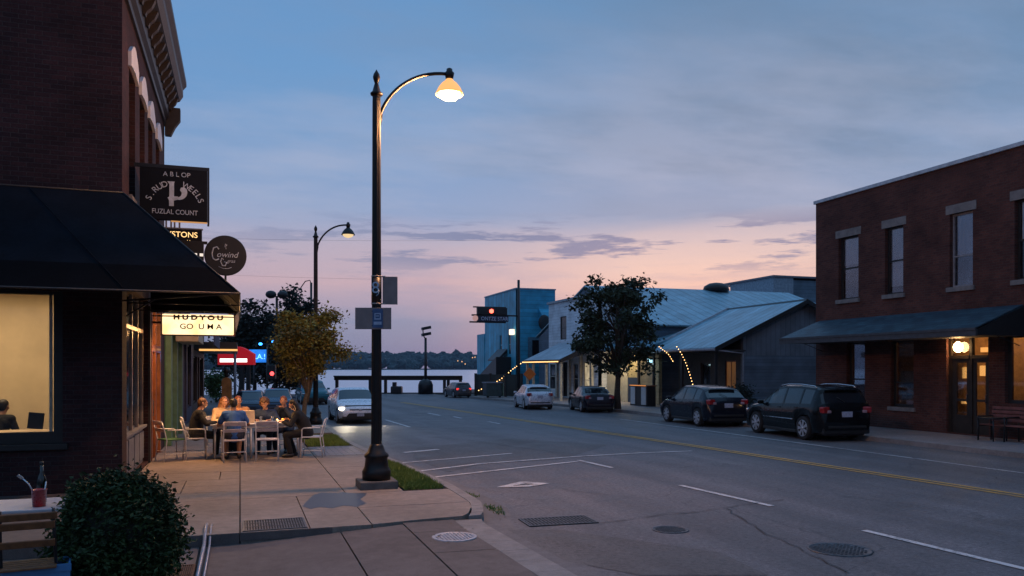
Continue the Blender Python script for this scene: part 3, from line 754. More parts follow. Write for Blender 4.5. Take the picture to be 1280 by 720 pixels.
# ---------- big wrap-round awning ----------
AW = thing('shop_awning', 'large navy black canvas awning wrapping the corner of the tall brick building', 'awning', (XF, YF, 3.1))
with Under(AW):
    zt, zb = 4.86, 3.11; ox, oy = 0.0, 12.6; ye = 18.6; tx, ty = XF+.012, YF-.012
    L_ = -14
    def lerp(p, q, t): return tuple(p[i]+(q[i]-p[i])*t for i in range(3))
    A0, A1, A2 = (L_, ty, zt), (tx, ty, zt), (tx, ye, zt)
    B0, B1, B2 = (L_, oy, zb), (ox, oy, zb), (ox, ye, zb)
    t = .76
    def sag(p, q, t, s_):
        v = Vector(lerp(p, q, t)); v.z -= s_*math.sin(math.pi*t); return v
    def sheet(P0, P1, Q0, Q1, t0, t1, nu, nv, amp):
        mb = MB(); grid = []
        for i in range(nu+1):
            row = []
            for j in range(nv+1):
                u = i/nu; tt = t0+(t1-t0)*j/nv
                p = Vector(lerp(P0, P1, u)); q = Vector(lerp(Q0, Q1, u))
                v = p+(q-p)*tt; k = (i % 6)/6
                edge = min(1, u*nu/3, (1-u)*nu/3)
                v.z -= amp*math.sin(math.pi*k)*math.sin(math.pi*tt)*edge
                row.append(mb.bm.verts.new(v))
            grid.append(row)
        for i in range(nu):
            for j in range(nv):
                f = mb.bm.faces.new((grid[i][j], grid[i][j+1], grid[i+1][j+1], grid[i+1][j])); f.smooth = True
        return mb
    sheet(A0, A1, B0, B1, 0, t, 60, 10, .03).go('front_slope', m_awn, AW)
    sheet(A0, A1, B0, B1, t, 1, 60, 3, .0).go('front_trim_band', m_awn2, AW)
    sheet(A1, A2, B1, B2, 0, t, 24, 10, .02).go('street_slope', m_awn, AW)
    sheet(A1, A2, B1, B2, t, 1, 24, 3, .0).go('street_trim_band', m_awn2, AW)
    mb = MB()
    mb.tube([B0, B1, B2], .018, 6); mb.tube([A1, B1], .014, 6); mb.tube([A0, A1, A2], .02, 6)
    for y in (15, 16.8, 18.55): mb.tube([(tx, y, zt-.06), (ox-.02, y, zb+.02)], .014, 6); mb.tube([(tx, y, zb), (ox-.02, y, zb)], .014, 6)
    mb.tube([(tx, YF-.1, zb-.02), (ox-.1, oy+.05, zb)], .016, 6)
    mb.tube([(tx+.02, YF+.2, zb-.25), (tx+.5, YF-.3, zb)], .014, 6)
    mb.go('frame', m_black, AW)
    m_seam = M('canvas_seam', (.007, .010, .016), .9, spec=.15)
    for k in range(4, 9):
        mb = MB(); u_ = k/9.0; p = Vector(lerp(A0, A1, u_)); q = Vector(lerp(B0, B1, u_)); mb.tube([p.lerp(q, .02)+Vector((0, -.004, .006)), p.lerp(q, .5)+Vector((0, -.004, .004)), p.lerp(q, .98)+Vector((0, -.004, .006))], .006, 5); mb.go('seam', m_seam, AW)
    # hanging inner valance, cream on its lit side
    mb = MB(); n = 10
    for k in range(n):
        a = 16.2+(ye-16.2)*k/n; b_ = 16.2+(ye-16.2)*(k+1)/n
        d0 = .12+.20*(k/n); d1 = .12+.20*((k+1)/n)
        mb.face([(ox-.012, a, zb-.01), (ox-.012, b_, zb-.01), (ox-.09, b_, zb-d1), (ox-.09, a, zb-d0)])
    mb.face([(ox-.01, ye, zb-.01), (ox-.26, ye, zb+.1), (ox-.16, ye, zb-.08), (ox-.09, ye, zb-.33)])
    mb.go('inner_valance', m_cream, AW)
    MB().b2(XF+.03, -.14, 18.44, 18.50, 3.18, 3.66).go('end_panel', m_awn2, AW)
# ---------- signs on the left ----------
m_sblack = M('black_sign_face', (.004, .005, .009), .6, var=.2, spec=.2)
m_lett = M('pale_blue_lettering', (.42, .50, .62), .6, var=.25, scale=14)
m_lettd = M('sign_lettering_brown', (.10, .045, .02), .7)
def sign_box(t, x0, x1, y, z0, z1, th=.09, m=m_sblack, name='panel'):
    return MB().b2(x0, x1, y, y+th, z0, z1, bev=.006).go(name, m, t)
S1 = thing('hanging_sign', 'large square black sign with pale curved lettering and a hook-shaped emblem', 'sign', (XF, 15.9, 5.2))
with Under(S1):
    sign_box(S1, -1.72, -.575, 15.9, 4.71, 5.66)
    mb = MB(); mb.b2(XF, -.54, 15.915, 15.975, 5.665, 5.725); mb.b2(-.572, -.54, 15.915, 15.975, 4.68, 5.665); mb.tube([(-.56, 15.945, 4.68), (-.56, 15.945, 4.64)], .02, 6)
    mb.go('bracket', m_black, S1)
    MB().b2(-1.2, -.58, 15.91, 15.98, 4.69, 4.706).go('light_strip', EM('sign_strip', (1, .5, .18), .5), S1)
    yy = 15.893; rt = (R(90), 0, 0)
    text_mesh('lettering', 'A B L OP', .12, m_lett, S1, (-1.10, yy, 5.55), rt)
    for body, a0, a1, in (('S.RUD', 158, 112), ('WEELS', 66, 22)):
        n = len(body)
        for k, ch in enumerate(body):
            a = R(a0+(a1-a0)*k/(n-1)); cx, cz, rr = -1.13, 4.92, .47
            text_mesh('lettering', ch, .15, m_lett, S1, (cx+rr*1.0*math.cos(a), yy, cz+rr*math.sin(a)), (R(90), -(a-R(90)), 0))
    text_mesh('lettering', 'FUZLAL COUNT', .125, m_lett, S1, (-1.13, yy, 4.86), rt, sx=.85)
    # emblem: upright stem with a hooked arm
    def P2(pts): return [(-1.13+x, yy-.004, 5.17+z) for x, z in pts]
    mb = MB(); mb.extr(P2([(-.13, .25), (-.005, .25), (-.015, .22), (-.015, -.02), (.05, -.02), (.05, -.075), (-.02, -.10), (-.02, -.2), (-.10, -.2), (-.10, -.10), (-.125, -.05), (-.095, -.03), (-.095, .2)]), (0, .01, 0))
    pts = []
    for k in range(9):
        a = R(-100+k*115/8); pts.append((.06+.15*math.cos(a), .065+.145*math.sin(a)))
    pts += [(.20, .12), (.16, .16), (.10, .145), (.085, .10)]
    for k in range(5):
        a = R(10-k*105/4); pts.append((.055+.06*math.cos(a), .045+.075*math.sin(a)))
    mb.extr(P2(pts), (0, .009, 0)); mb.go('emblem', m_lett, S1)
S2 = thing('hanging_sign', 'small black box sign with glowing gold letters below the square black sign', 'sign', (XF, 19, 4.9))
with Under(S2):
    sign_box(S2, -1.78, -.80, 19.0, 4.70, 5.06, .12)
    mb = MB()
    for x in (-1.55, -1.45, -1.38, -1.28): mb.b2(x, x+.035, 19.03, 19.08, 5.06, 5.24)
    mb.b2(XF, -.78, 19.03, 19.09, 5.06, 5.09); mb.go('bracket', m_grayp, S2)
    eg = EM('gold_letters', (1, .62, .25), 1.6)
    text_mesh('lettering', 'BYSTONS', .17, eg, S2, (-1.25, 18.99, 4.93), (R(90), 0, 0)); text_mesh('lettering', 'aLL', .1, eg, S2, (-1.08, 18.99, 4.78), (R(90), 0, 0))
S3 = thing('hanging_sign', 'round black sign with looping white script on a wall bracket', 'sign', (XF, 18, 4.4))
with Under(S3):
    MB().lathe([(.40, -.05), (.41, -.03), (.41, .03), (.40, .05)], (-.29, 18, 4.38), n=40, axis='Y').go('panel', m_sblack, S3)
    MB().lathe([(.412, -.052), (.425, -.03), (.425, .03), (.412, .052), (.40, .056), (.395, -.056)], (-.29, 18, 4.38), n=40, axis='Y').go('rim', m_black, S3)
    mb = MB(); mb.b2(-1.78, -.72, 17.97, 18.05, 4.26, 4.62); mb.b2(XF, -.65, 17.99, 18.03, 4.60, 4.66); mb.tube([(-.29, 18, 3.97), (-.29, 18, 3.36)], .022, 8); mb.go('bracket', m_black, S3)
    yy = 17.942; ms = m_lett
    def script(pts, r=.012): MB().tube([(-.29+x, yy, 4.38+z) for x, z in pts], r, 6).go('lettering', ms, S3)
    script([(-.13, .12), (-.17, .17), (-.24, .14), (-.27, .02), (-.25, -.08), (-.19, -.11), (-.13, -.08)], .015)
    script([(-.04, -.10), (-.07, -.06), (-.10, -.14), (-.06, -.22), (.0, -.22), (.02, -.15), (-.03, -.14)], .013)
    text_mesh('lettering', 'owind', .17, ms, S3, (.03-.29, yy, 4.39), (R(90), 0, 0), shear=.3); text_mesh('lettering', 'gras', .10, ms, S3, (.11-.29, yy, 4.26), (R(90), 0, 0), shear=.3)
    script([(-.02, .17), (.0, .24), (.03, .22), (.0, .19), (.01, .13)], .008); script([(-.14, -.24), (-.05, -.28), (.05, -.28), (.12, -.25)], .006)
    mb = MB(); 
    for x in (-.92, -.8): mb.b2(x, x+.07, 17.962, 17.968, 4.34, 4.40)
    mb.go('light_marks', EM('small_marks', (.9, .8, .7), 1), S3)
S4 = thing('lit_sign', 'glowing cream box sign with two rows of dark letters under the awning', 'sign', (XF, 18.5, 2.9))
with Under(S4):
    def lit():
        m, nt, b, o = newmat('backlit_sign_face'); v = ocoord(nt)
        n = noise(nt, v, 2.5, 3); s = nd(nt, 'SeparateXYZ', {0: v})
        nt.links.new(ramp(nt, n, [(.35, (1, .60, .26)), (.6, (1, .76, .44))]), b.inputs['Emission Color']); b.inputs['Emission Strength'].default_value = 1.65
        b.inputs['Base Color'].default_value = (.3, .25, .18, 1); return m
    MB().b2(-1.57, -.13, 18.55, 18.72, 2.72, 3.16, bev=.03).go('panel', lit(), S4)
    mb = MB(); mb.b2(-1.60, -.10, 18.54, 18.73, 2.695, 2.718); mb.b2(-1.60, -1.572, 18.54, 18.73, 2.72, 3.2); mb.b2(-.128, -.10, 18.54, 18.73, 2.72, 3.2); mb.b2(XF, -1.6, 18.6, 18.66, 2.95, 3.0)
    mb.go('casing', m_orange, S4)
    text_mesh('lettering', 'H U D Y O U', .135, m_lettd, S4, (-.85, 18.54, 3.085), (R(90), 0, 0), sx=1.3, off=.007); text_mesh('lettering', 'GO  U M A', .16, m_lettd, S4, (-.80, 18.54, 2.89), (R(90), 0, 0), sx=1.1, off=.002)
    l = area((-.85, 18.63, 2.68), (0, 0, 0), 40, (1, .52, .2), 1.4, .16, 'sign_light', S4)
    l = area((-.85, 18.80, 2.85), (R(70), 0, R(0)), 34, (1, .52, .22), 1.4, .3, 'sign_light', S4); l.rotation_euler = (R(62), 0, 0); 
    l2 = area((-.85, 18.48, 2.75), (R(-45), 0, 0), 34, (1, .50, .18), 1.3, .1, 'sign_light', S4)
# ---------- neighbours down the left side ----------
m_green = M('green_shopfront_paint', (.10, .20, .12), .5, var=.2)
m_viol = M('slate_violet_paint', (.07, .065, .11), .55)
GB = thing('shop_building', 'low green painted shopfront past the glowing cream sign', 'building', (-4, 24.3, 0))
with Under(GB):
    mb = MB(); mb.wall((XF, 0, 0), (0, 1, 0), (1, 0, 0), (22.12, 26.6), (0, 4.0), [(22.6, 24.1, .7, 3.0), (24.7, 26.1, .1, 3.0)], .3); mb.b2(-8, XF-.31, 22.12, 26.6, 3.8, 4.0); mb.go('wall', m_green, GB, recalc=False)
    for y in (22.2, 24.2, 26.2): MB().b2(XF+.003, XF+.16, y, y+.32, 0, 3.3, bev=.02).go('pilaster', m_green, GB)
    winX(GB, XF, 1, 22.6, 24.1, .7, 3.0, fr=m_green, rec=.08, rail=0, mull=1); winX(GB, XF, 1, 24.7, 26.1, .1, 3.0, fr=m_black, rec=.08, rail=.7, mull=1, name='door')
    MB().b2(XF+.17, XF+.75, 23.4, 26.5, 2.72, 3.12, bev=.02).go('box_canopy', m_cream, GB)
    MB().b2(XF+.005, XF+.03, 22.62, 23.1, 1.2, 2.3).go('poster', M('orange_poster', (.45, .14, .05), .6), GB)
VB = thing('shop_building', 'low dark shopfront with a slate violet awning, beyond the green shopfront', 'building', (-4, 30, 0))
with Under(VB):
    mb = MB(); mb.wall((XF, 0, 0), (0, 1, 0), (1, 0, 0), (26.62, 34.6), (0, 4.1), [(27.1, 29.3, .5, 2.9), (29.7, 31.0, .1, 2.9), (31.6, 34.0, .5, 2.9)], .3); mb.b2(-8, XF-.31, 26.62, 34.6, 3.8, 4.0); mb.go('wall', m_viol, VB, recalc=False)
    for a, b_, z in ((27.1, 29.3, .5), (29.7, 31.0, .1), (31.6, 34.0, .5)): winX(VB, XF, 1, a, b_, z, 2.9, fr=m_black, rec=.08, rail=0, mull=1)
    mb = MB(); mb.extr([(XF+.01, 27.2, 3.75), (XF+1.05, 27.2, 3.2), (XF+1.05, 27.2, 2.75), (XF+1.02, 27.2, 2.75), (XF+1.02, 27.2, 3.17), (XF+.01, 27.2, 3.70)], (0, 7.0, 0)); mb.go('awning', M('violet_canvas', (.05, .045, .10), .8), VB)
BB = thing('shop_building', 'farthest dark brown shopfront on the left with a glowing strip under its flat canopy', 'building', (-4, 40, 0))
with Under(BB):
    mb = MB(); mb.wall((XF, 0, 0), (0, 1, 0), (1, 0, 0), (34.62, 46), (0, 3.9), [(35.4, 38.4, .5, 2.5), (39, 40.4, .1, 2.5), (41, 44.6, .5, 2.5)], .3); mb.b2(-8, XF-.31, 34.62, 46, 3.7, 3.9); mb.go('wall', m_dwood, BB, recalc=False)
    for a, b_, z in ((35.4, 38.4, .5), (39, 40.4, .1), (41, 44.6, .5)): winX(BB, XF, 1, a, b_, z, 2.5, fr=m_frame, rec=.08, rail=0, mull=1)
    MB().b2(XF+.01, XF+1.7, 36, 45.5, 2.75, 3.1).go('canopy', m_black, BB)
    MB().b2(XF+.2, XF+1.72, 35.93, 35.98, 2.72, 2.80).go('light_strip', EM('canopy_strip', (1, .5, .15), 1.2), BB)
    for y in (36.3, 40.5, 45.2): MB().tube([(XF+1.6, y, 0), (XF+1.6, y, 2.75)], .04, 8).go('post', m_grayp, BB)
# ---------- right brick building ----------
XR = 20.5
RB = thing('brick_building', 'two-storey red brick building at the right with stone lintels and a lamplit entrance', 'building', (26, 15, 0))
with Under(RB):
    yc = 24.5
    Wup = [(yX(1073, XR), yX(1048, XR)), (yX(1129, XR), yX(1106, XR)), (yX(1216, XR), yX(1187, XR)), (yX(1305, XR), yX(1268, XR)), (12.2, 13.2), (9.6, 10.6)]
    Wlo = [(yX(1081, XR), yX(1058, XR), .85, 2.95), (yX(1142, XR), yX(1113, XR), .72, 2.95)]
    DR = (yX(1236, XR), yX(1183, XR), .03, 2.98)
    SW = (12.9, yX(1256, XR), 1.0, 2.95)
    holes = [(a, b_, 4.45, 6.68) for a, b_ in Wup]+Wlo+[DR, SW]
    mb = MB(); mb.wall((XR, 0, 0), (0, 1, 0), (-1, 0, 0), (3, yc), (ROAD, 8.15), holes, .34)
    mb.b2(XR+.0005, 33, yc-.0, yc+.3, ROAD, 8.15); mb.b2(XR, 33, 2.7, 3, ROAD, 8.15); mb.b2(32.7, 33, 3.01, yc-.01, ROAD, 8.15)
    mb.go('wall', m_brickR, RB, recalc=False)
    MB().b2(XR-.07, XR+.4, 2.65, yc+.36, 8.15, 8.27, bev=.01).go('parapet_coping', M('metal_coping', (.45, .47, .50), .5, metal=.3), RB)
    MB().b2(XR+.41, 32.9, 3, yc, 7.4, 7.6).go('roof', m_dark, RB)
    MB().b2(XR+.35, 32.6, 3.05, yc-.05, 3.35, 3.5).go('interior_ceiling', m_dark, RB)
    MB().b2(23.4, 23.5, 3.05, yc-.05, .0, 3.35).go('interior_wall', M('amber_plaster', (.34, .20, .09), .85), RB)
    for i, (a, b_) in enumerate(Wup):
        winX(RB, XR, -1, a, b_, 4.45, 6.68, fr=(m_frame if i != 2 else M('weathered_frame', (.25, .25, .27), .6)), gl=m_glass if i in (0, 1, 2, 3) else m_dglass, rail=.5 if i != 2 else .42, rec=.13,
             curtain=[(.55, 1), (.12, 1), (.44, 1), (.5, 1), (.4, 1), (.4, 1)][i], lintel=(.27, .13, m_stone, .02), sill=(.14, .08, m_stone, .07))
    for (a, b_, z0, z1) in Wlo: winX(RB, XR, -1, a, b_, z0, z1, rail=.36, rec=.15, gl=m_glass, sill=(.13, .08, m_stone, .06), fw=.09)
    winX(RB, XR, -1, SW[0], SW[1], SW[2], SW[3], rail=0, rec=.12, gl=m_glass, fw=.1)
    # papers and a globe seen in the lower windows
    mb = MB(); a, b_ = Wlo[0][:2]; mb.b2(XR+.22, XR+.23, a+.25, a+.62, 1.75, 2.35); mb.b2(XR+.22, XR+.23, a+.3, a+.5, 2.5, 2.65); mb.go('window_notice', M('notice_paper', (.35, .34, .45), .7, var=.5, scale=30), RB)
    mb = MB(); a, b_ = Wlo[1][:2]; mb.b2(XR+.22, XR+.23, a+.12, a+.75, 1.35, 1.9); mb.b2(XR+.22, XR+.23, a+.3, a+.7, .95, 1.2); mb.go('window_notice', M('dull_poster', (.22, .18, .15), .7, var=.6, scale=5), RB)
    # entrance: timber frame, two glazed leaves, transoms
    a, b_, z0, z1 = DR; md = M('entrance_timber', (.028, .019, .013), .5, var=.3); xi = XR+.14
    mb = MB(); mid = a+(b_-a)*.47
    for y in (a+.05, mid, b_-.05): mb.b2(xi-.05, xi+.06, y-.05, y+.05, z0, z1)
    mb.b2(xi-.06, xi+.06, a+.1, mid-.05, 2.28, 2.38); mb.b2(xi-.06, xi+.06, mid+.05, b_-.1, 2.28, 2.38); mb.b2(xi-.05, xi+.06, a+.1, b_-.1, z1-.06, z1)
    df = mb.go('door_frame', md, RB)
    for y0, y1, k in ((a+.1, mid-.05, 0), (mid+.05, b_-.1, 1)):
        mb = MB(); f = .11; f2 = .16 if k else .11
        mb.b2(xi-.02, xi+.03, y0, y0+f, z0, 2.28); mb.b2(xi-.02, xi+.03, y1-f2, y1, z0, 2.28); mb.b2(xi-.02, xi+.03, y0+f, y1-f2, z0, z0+.55); mb.b2(xi-.02, xi+.03, y0+f, y1-f2, 2.16, 2.28)
        mb.b2(xi-.025, xi+.02, y0+f, y1-f2, 1.0, 1.07)
        d = mb.go('door', md, df); MB().b2(xi+.0, xi+.008, y0+f, y1-f2, z0+.55, 2.16).go('pane', m_glass, d)
        MB().tube([(xi-.02, y0+.06, .95), (xi-.08, y0+.06, .98), (xi-.08, y0+.06, 1.2), (xi-.02, y0+.06, 1.23)], .012, 6).go('door_handle', m_steel, d)
        MB().b2(xi+.0, xi+.008, y0, y1, 2.39, z1-.07).go('transom_pane', GLASS('etched_glass', (.9, .9, .9), .12), df)
    # warm lit room behind the entrance
    mb = MB(); mb.b2(22.2, 22.25, 12.5, yX(1246, 22.2), 0, 3.3); mb.go('interior_wall', bpy.data.materials['amber_plaster'], RB)
    mb = MB(); mb.b2(21.2, 21.9, a-.4, mid, .9, .95); mb.b2(21.3, 21.8, a-.3, mid-.1, .0, .9); mb.go('interior_counter', md, RB)
    mb = MB(); 
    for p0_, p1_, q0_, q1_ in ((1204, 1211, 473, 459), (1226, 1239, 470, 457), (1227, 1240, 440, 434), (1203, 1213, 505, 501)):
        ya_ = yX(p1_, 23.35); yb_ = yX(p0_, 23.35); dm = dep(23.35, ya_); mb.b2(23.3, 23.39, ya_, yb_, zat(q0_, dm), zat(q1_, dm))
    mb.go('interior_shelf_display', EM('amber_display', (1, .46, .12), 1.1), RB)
    mb = MB(); mb.b2(22.1, 22.19, 14.6, 15.7, 1.4, 2.5); mb.go('wall_picture', M('pale_picture', (.45, .46, .5), .6, var=.4, scale=2), RB)
area((22.0, 16.5, 3.3), (0, 0, 0), 95, (1, .52, .2), 2.4, 5, 'ceiling_lamp_light', RB).location = Vector((22.0, 18.6, 3.3))-RB.location
GL = thing('globe_lamp', 'glowing round globe lamp hanging in the entrance of the right brick building', 'lamp', (XR+.02, yX(1197, XR), 0))
yg = 0
MB().lathe([(.02, 2.79), (.05, 2.78), (.115, 2.71), (.135, 2.63), (.11, 2.54), (.05, 2.48), (.02, 2.47)], n=20).go('globe', EM('globe_glow', (1, .58, .24), 34), GL)
MB().tube([(0, 0, 2.79), (0, 0, 2.90)], .012, 6).go('stem', m_black, GL)
# sloped shingle canopy over the right pavement
RA = thing('sloped_canopy', 'long blue shingled canopy roof along the front of the right brick building', 'awning', (XR, 20, 3))
with Under(RA):
    def shingle():
        m, nt, b, o = newmat('blue_shingles'); v = ocoord(nt); s = nd(nt, 'SeparateXYZ', {0: v})
        vv = nd(nt, 'CombineXYZ', {0: s.outputs[1], 1: s.outputs[0], 2: 0.0}).outputs[0]
        bt = nd(nt, 'TexBrick', {'Vector': vv, 'Color1': (.030, .075, .10, 1), 'Color2': (.012, .035, .055, 1), 'Mortar': (.012, .02, .03, 1), 'Scale': 1.0, 'Mortar Size': .012, 'Brick Width': .4, 'Row Height': .2})
        n = noise(nt, v, 1.5, 5)
        nt.links.new(mixc(nt, 1.0, bt.outputs[0], ramp(nt, n, [(.3, .7), (.7, 1.3)]), 'MULTIPLY'), b.inputs['Base Color']); b.inputs['Roughness'].default_value = .6
        bump(nt, b, mth(nt, 'MULTIPLY', bt.outputs[1], -1.0), .6, .015); return m
    xo = 18.75; y0, y1 = yX(1219, xo), yc+.1; zt = 3.76; zb = 3.09
    mb = MB(); mb.extr([(XR-.003, y0, zt), (xo, y0, zb), (xo, y0, zb-.03), (XR-.003, y0, zt-.06)], (0, y1-y0, 0)); mb.go('roof', shingle(), RA)
    mb = MB(); mb.b2(xo-.02, xo+.05, y0-.03, y1+.03, zb-.22, zb-.031); mb.b2(xo-.04, xo-.02, y0-.03, y1+.03, zb-.07, zb+.0); mb.go('fascia', M('fascia_paint', (.05, .052, .06), .6), RA)
    mb = MB(); mb.extr([(XR-.004, y0-.028, zt-.05), (xo+.05, y0-.028, zb-.05), (xo+.05, y0-.028, zb-.2), (XR-.004, y0-.028, zb-.2)], (0, .02, 0)); mb.go('end_panel', m_dark, RA)
    MB().b2(xo+.05, XR-.004, y0, y1, zb-.20, zb-.17).go('soffit', m_dwood, RA)
    mb = MB()
    for y in (y0+.1, (y0+y1)/2, y1-.2): mb.tube([(XR-.02, y, 2.62), (xo+.9, y, zb-.2)], .012, 6)
    mb.go('strut', m_black, RA)
# ---------- grey gable building ----------
GBX = xx0 = 22.6
GG = thing('gabled_building', 'grey sided gabled building with a blue metal roof beside the right brick building', 'building', (26, 36, 0))
m_metalroof = LINES('blue_metal_roof', (.21, .41, .50), pitch=.6, axis=1, dark=.4, rough=.38, metal=.35, var=.12, wear=(.10, .10, .11))
m_metalroof2 = LINES('pale_metal_roof', (.25, .44, .53), pitch=.75, axis=0, dark=.4, rough=.42, metal=.35, var=.12, wear=(.12, .12, .13))
m_vgrey = LINES('grey_vertical_siding', (.15, .18, .22), pitch=.28, horizontal=False, dark=.6)
m_hgrey = LINES('grey_lap_siding', (.12, .16, .21), pitch=.16, dark=.55)
with Under(GG):
    Y0, Y1 = 32.4, 38.3; xl, xr_ = GBX, 31.5; xe = 20.85; ze = 2.9
    rx = 26.0; rz_ = 5.25; sl = (rz_-ze)/(rx-xe)
    zl_ = ze+(xl-xe)*sl; zr = rz_-(xr_-rx)*sl
    mb = MB(); mb.extr([(xl, Y0, 2.6), (xr_, Y0, 2.6), (xr_, Y0, zr-.05), (rx, Y0, rz_-.06), (xl, Y0, zl_-.06)], (0, .2, 0)); mb.go('gable', m_vgrey, GG)
    MB().b2(xl, xr_, Y0+.002, Y0+.2, 0, 2.6).go('wall', m_hgrey, GG)
    mb = MB(); mb.wall((xl-.0, 0, 0), (0, 1, 0), (-1, 0, 0), (Y0+.21, Y1), (0, zl_-.1), [(33.0, 33.9, .8, 2.35), (35.2, 36.1, .05, 2.25)], .2); mb.go('wall', M('dark_porch_wall', (.045, .04, .042), .7), GG, recalc=False)
    MB().b2(xl-.03, xl+.05, Y0-.03, Y0+.05, 0, 2.62).go('corner_trim', m_grayp, GG)
    w1 = winX(GG, xl, -1, 33.0, 33.9, .8, 2.35, rec=.05, rail=0, mull=1, fr=m_orange, gl=EM('dim_orange_glass', (1, .42, .12), .10, .5, 2)); winX(GG, xl, -1, 35.2, 36.1, .05, 2.25, rec=.08, rail=.5, name='door')
    mb = MB(); o_ = .35
    mb.extr([(xe, Y0-o_, ze), (rx, Y0-o_, rz_), (rx, Y0-o_, rz_+.06), (xe, Y0-o_, ze+.06)], (0, Y1-Y0+2*o_, 0)); mb.extr([(rx+.001, Y0-o_, rz_), (xr_+.5, Y0-o_, rz_-(xr_+.5-rx)*sl), (xr_+.5, Y0-o_, rz_-(xr_+.5-rx)*sl+.06), (rx+.001, Y0-o_, rz_+.06)], (0, Y1-Y0+2*o_, 0))
    mb.go('roof', m_metalroof, GG)
    mb = MB(); mb.extr([(xe-.02, Y0-o_-.04, ze-.16), (rx, Y0-o_-.04, rz_-.14), (rx, Y0-o_-.04, rz_+.075), (xe-.02, Y0-o_-.04, ze+.075)], (0, .035, 0)); mb.extr([(rx+.001, Y0-o_-.04, rz_-.14), (xr_+.5, Y0-o_-.04, rz_-(xr_+.5-rx)*sl-.14), (xr_+.5, Y0-o_-.04, rz_-(xr_+.5-rx)*sl+.07), (rx+.001, Y0-o_-.04, rz_+.075)], (0, .035, 0)); mb.go('rake_board', m_black, GG)
    mb = MB(); mb.tube([(xe-.06, Y0-o_, ze-.03), (xe-.06, Y1+o_, ze-.03)], .06, 8); mb.tube([(xe-.06, Y0-.3, ze-.05), (xl-.06, Y0-.06, ze-.2), (xl-.06, Y0-.06, 0)], .04, 8); mb.go('gutter', M('pale_gutter', (.33, .36, .42), .5), GG)
    mb = MB(); mb.extr([(rx-.14, Y0-o_, rz_-.005), (rx, Y0-o_, rz_+.062), (rx+.14, Y0-o_, rz_-.005), (rx, Y0-o_, rz_+.11)], (0, Y1-Y0+2*o_, 0)); mb.go('ridge_cap', m_black, GG)
    mb = MB(); mb.extr([(xe, Y1+o_+.01, ze-.1), (rx, Y1+o_+.01, rz_-.1), (rx, Y1+o_+.01, rz_+.16), (xe, Y1+o_+.01, ze+.16)], (0, .06, 0)); mb.go('rake_board', M('pale_rake_board', (.45, .50, .55), .5), GG)
    MB().b2(xe+.05, xl-.001, Y0-.2, Y1+.2, ze-.12, ze-.04).go('soffit', m_dwood, GG)
    for y in (Y0-.1, 35.3, 38.2): MB().b2(xe+.12, xe+.24, y-.06, y+.06, 0, ze-.121).go('post', m_black, GG)
# ---------- large metal shed behind ----------
SH = thing('warehouse', 'large pale metal-roofed warehouse rising behind the grey gabled building', 'building', (31, 48, 0))
with Under(SH):
    yr = 50.0; zr = 7.55; x0 = 22.2; x1 = (ST+.345*CT)*yr/(CT-.345*ST); y0 = 40.5; ze = 4.4
    mb = MB(); mb.extr([(x0, y0, ze), (x0, yr, zr), (x0, yr, zr+.08), (x0, y0, ze+.08)], (x1-x0, 0, 0)); mb.extr([(x0, yr+.001, zr), (x0, yr+9.5, ze), (x0, yr+9.5, ze+.08), (x0, yr+.001, zr+.08)], (x1-x0, 0, 0)); mb.go('roof', m_metalroof2, SH)
    mb = MB(); mb.extr([(x1-.3, y0+.3, 0), (x1-.3, yr+9, 0), (x1-.3, yr+9, ze), (x1-.3, yr, zr-.1), (x1-.3, y0+.3, ze)], (-.2, 0, 0)); mb.b2(x0+.2, x1-.51, y0+.3, y0+.5, 0, ze-.05); mb.extr([(x0+.1, y0+.3, 0), (x0+.1, yr+9, 0), (x0+.1, yr+9, ze), (x0+.1, yr, zr-.1), (x0+.1, y0+.3, ze)], (.1, 0, 0)); mb.go('wall', m_hgrey, SH)
    mb = MB(); xv = (ST+.255*CT)*yr/(CT-.255*ST); mb.lathe([(.05, zr+.62), (.5, zr+.55), (.85, zr+.35), (.95, zr+.05), (.6, zr-.1)], (xv, yr, 0), n=20); mb.go('roof_vent', m_black, SH)
PB = thing('parapet_building', 'pale blue-grey lap-sided block rising behind the warehouse roof at the right', 'building', (44, 56, 0))
with Under(PB):
    xa = (ST+.327*CT)*54/(CT-.327*ST)
    MB().b2(xa, xa+1.9, 54, 60, 0, 9.3).go('stair_tower', M('pale_stucco', (.28, .34, .40), .7), PB)
    MB().b2(xa+1.901, xa+14, 54.2, 62, 0, 9.15).go('wall', LINES('blue_lap_siding', (.14, .21, .27), pitch=.3, dark=.6), PB)
    MB().b2(xa-.1, xa+14.1, 53.9, 62.1, 9.301, 9.45).go('roof_edge', m_grayp, PB)
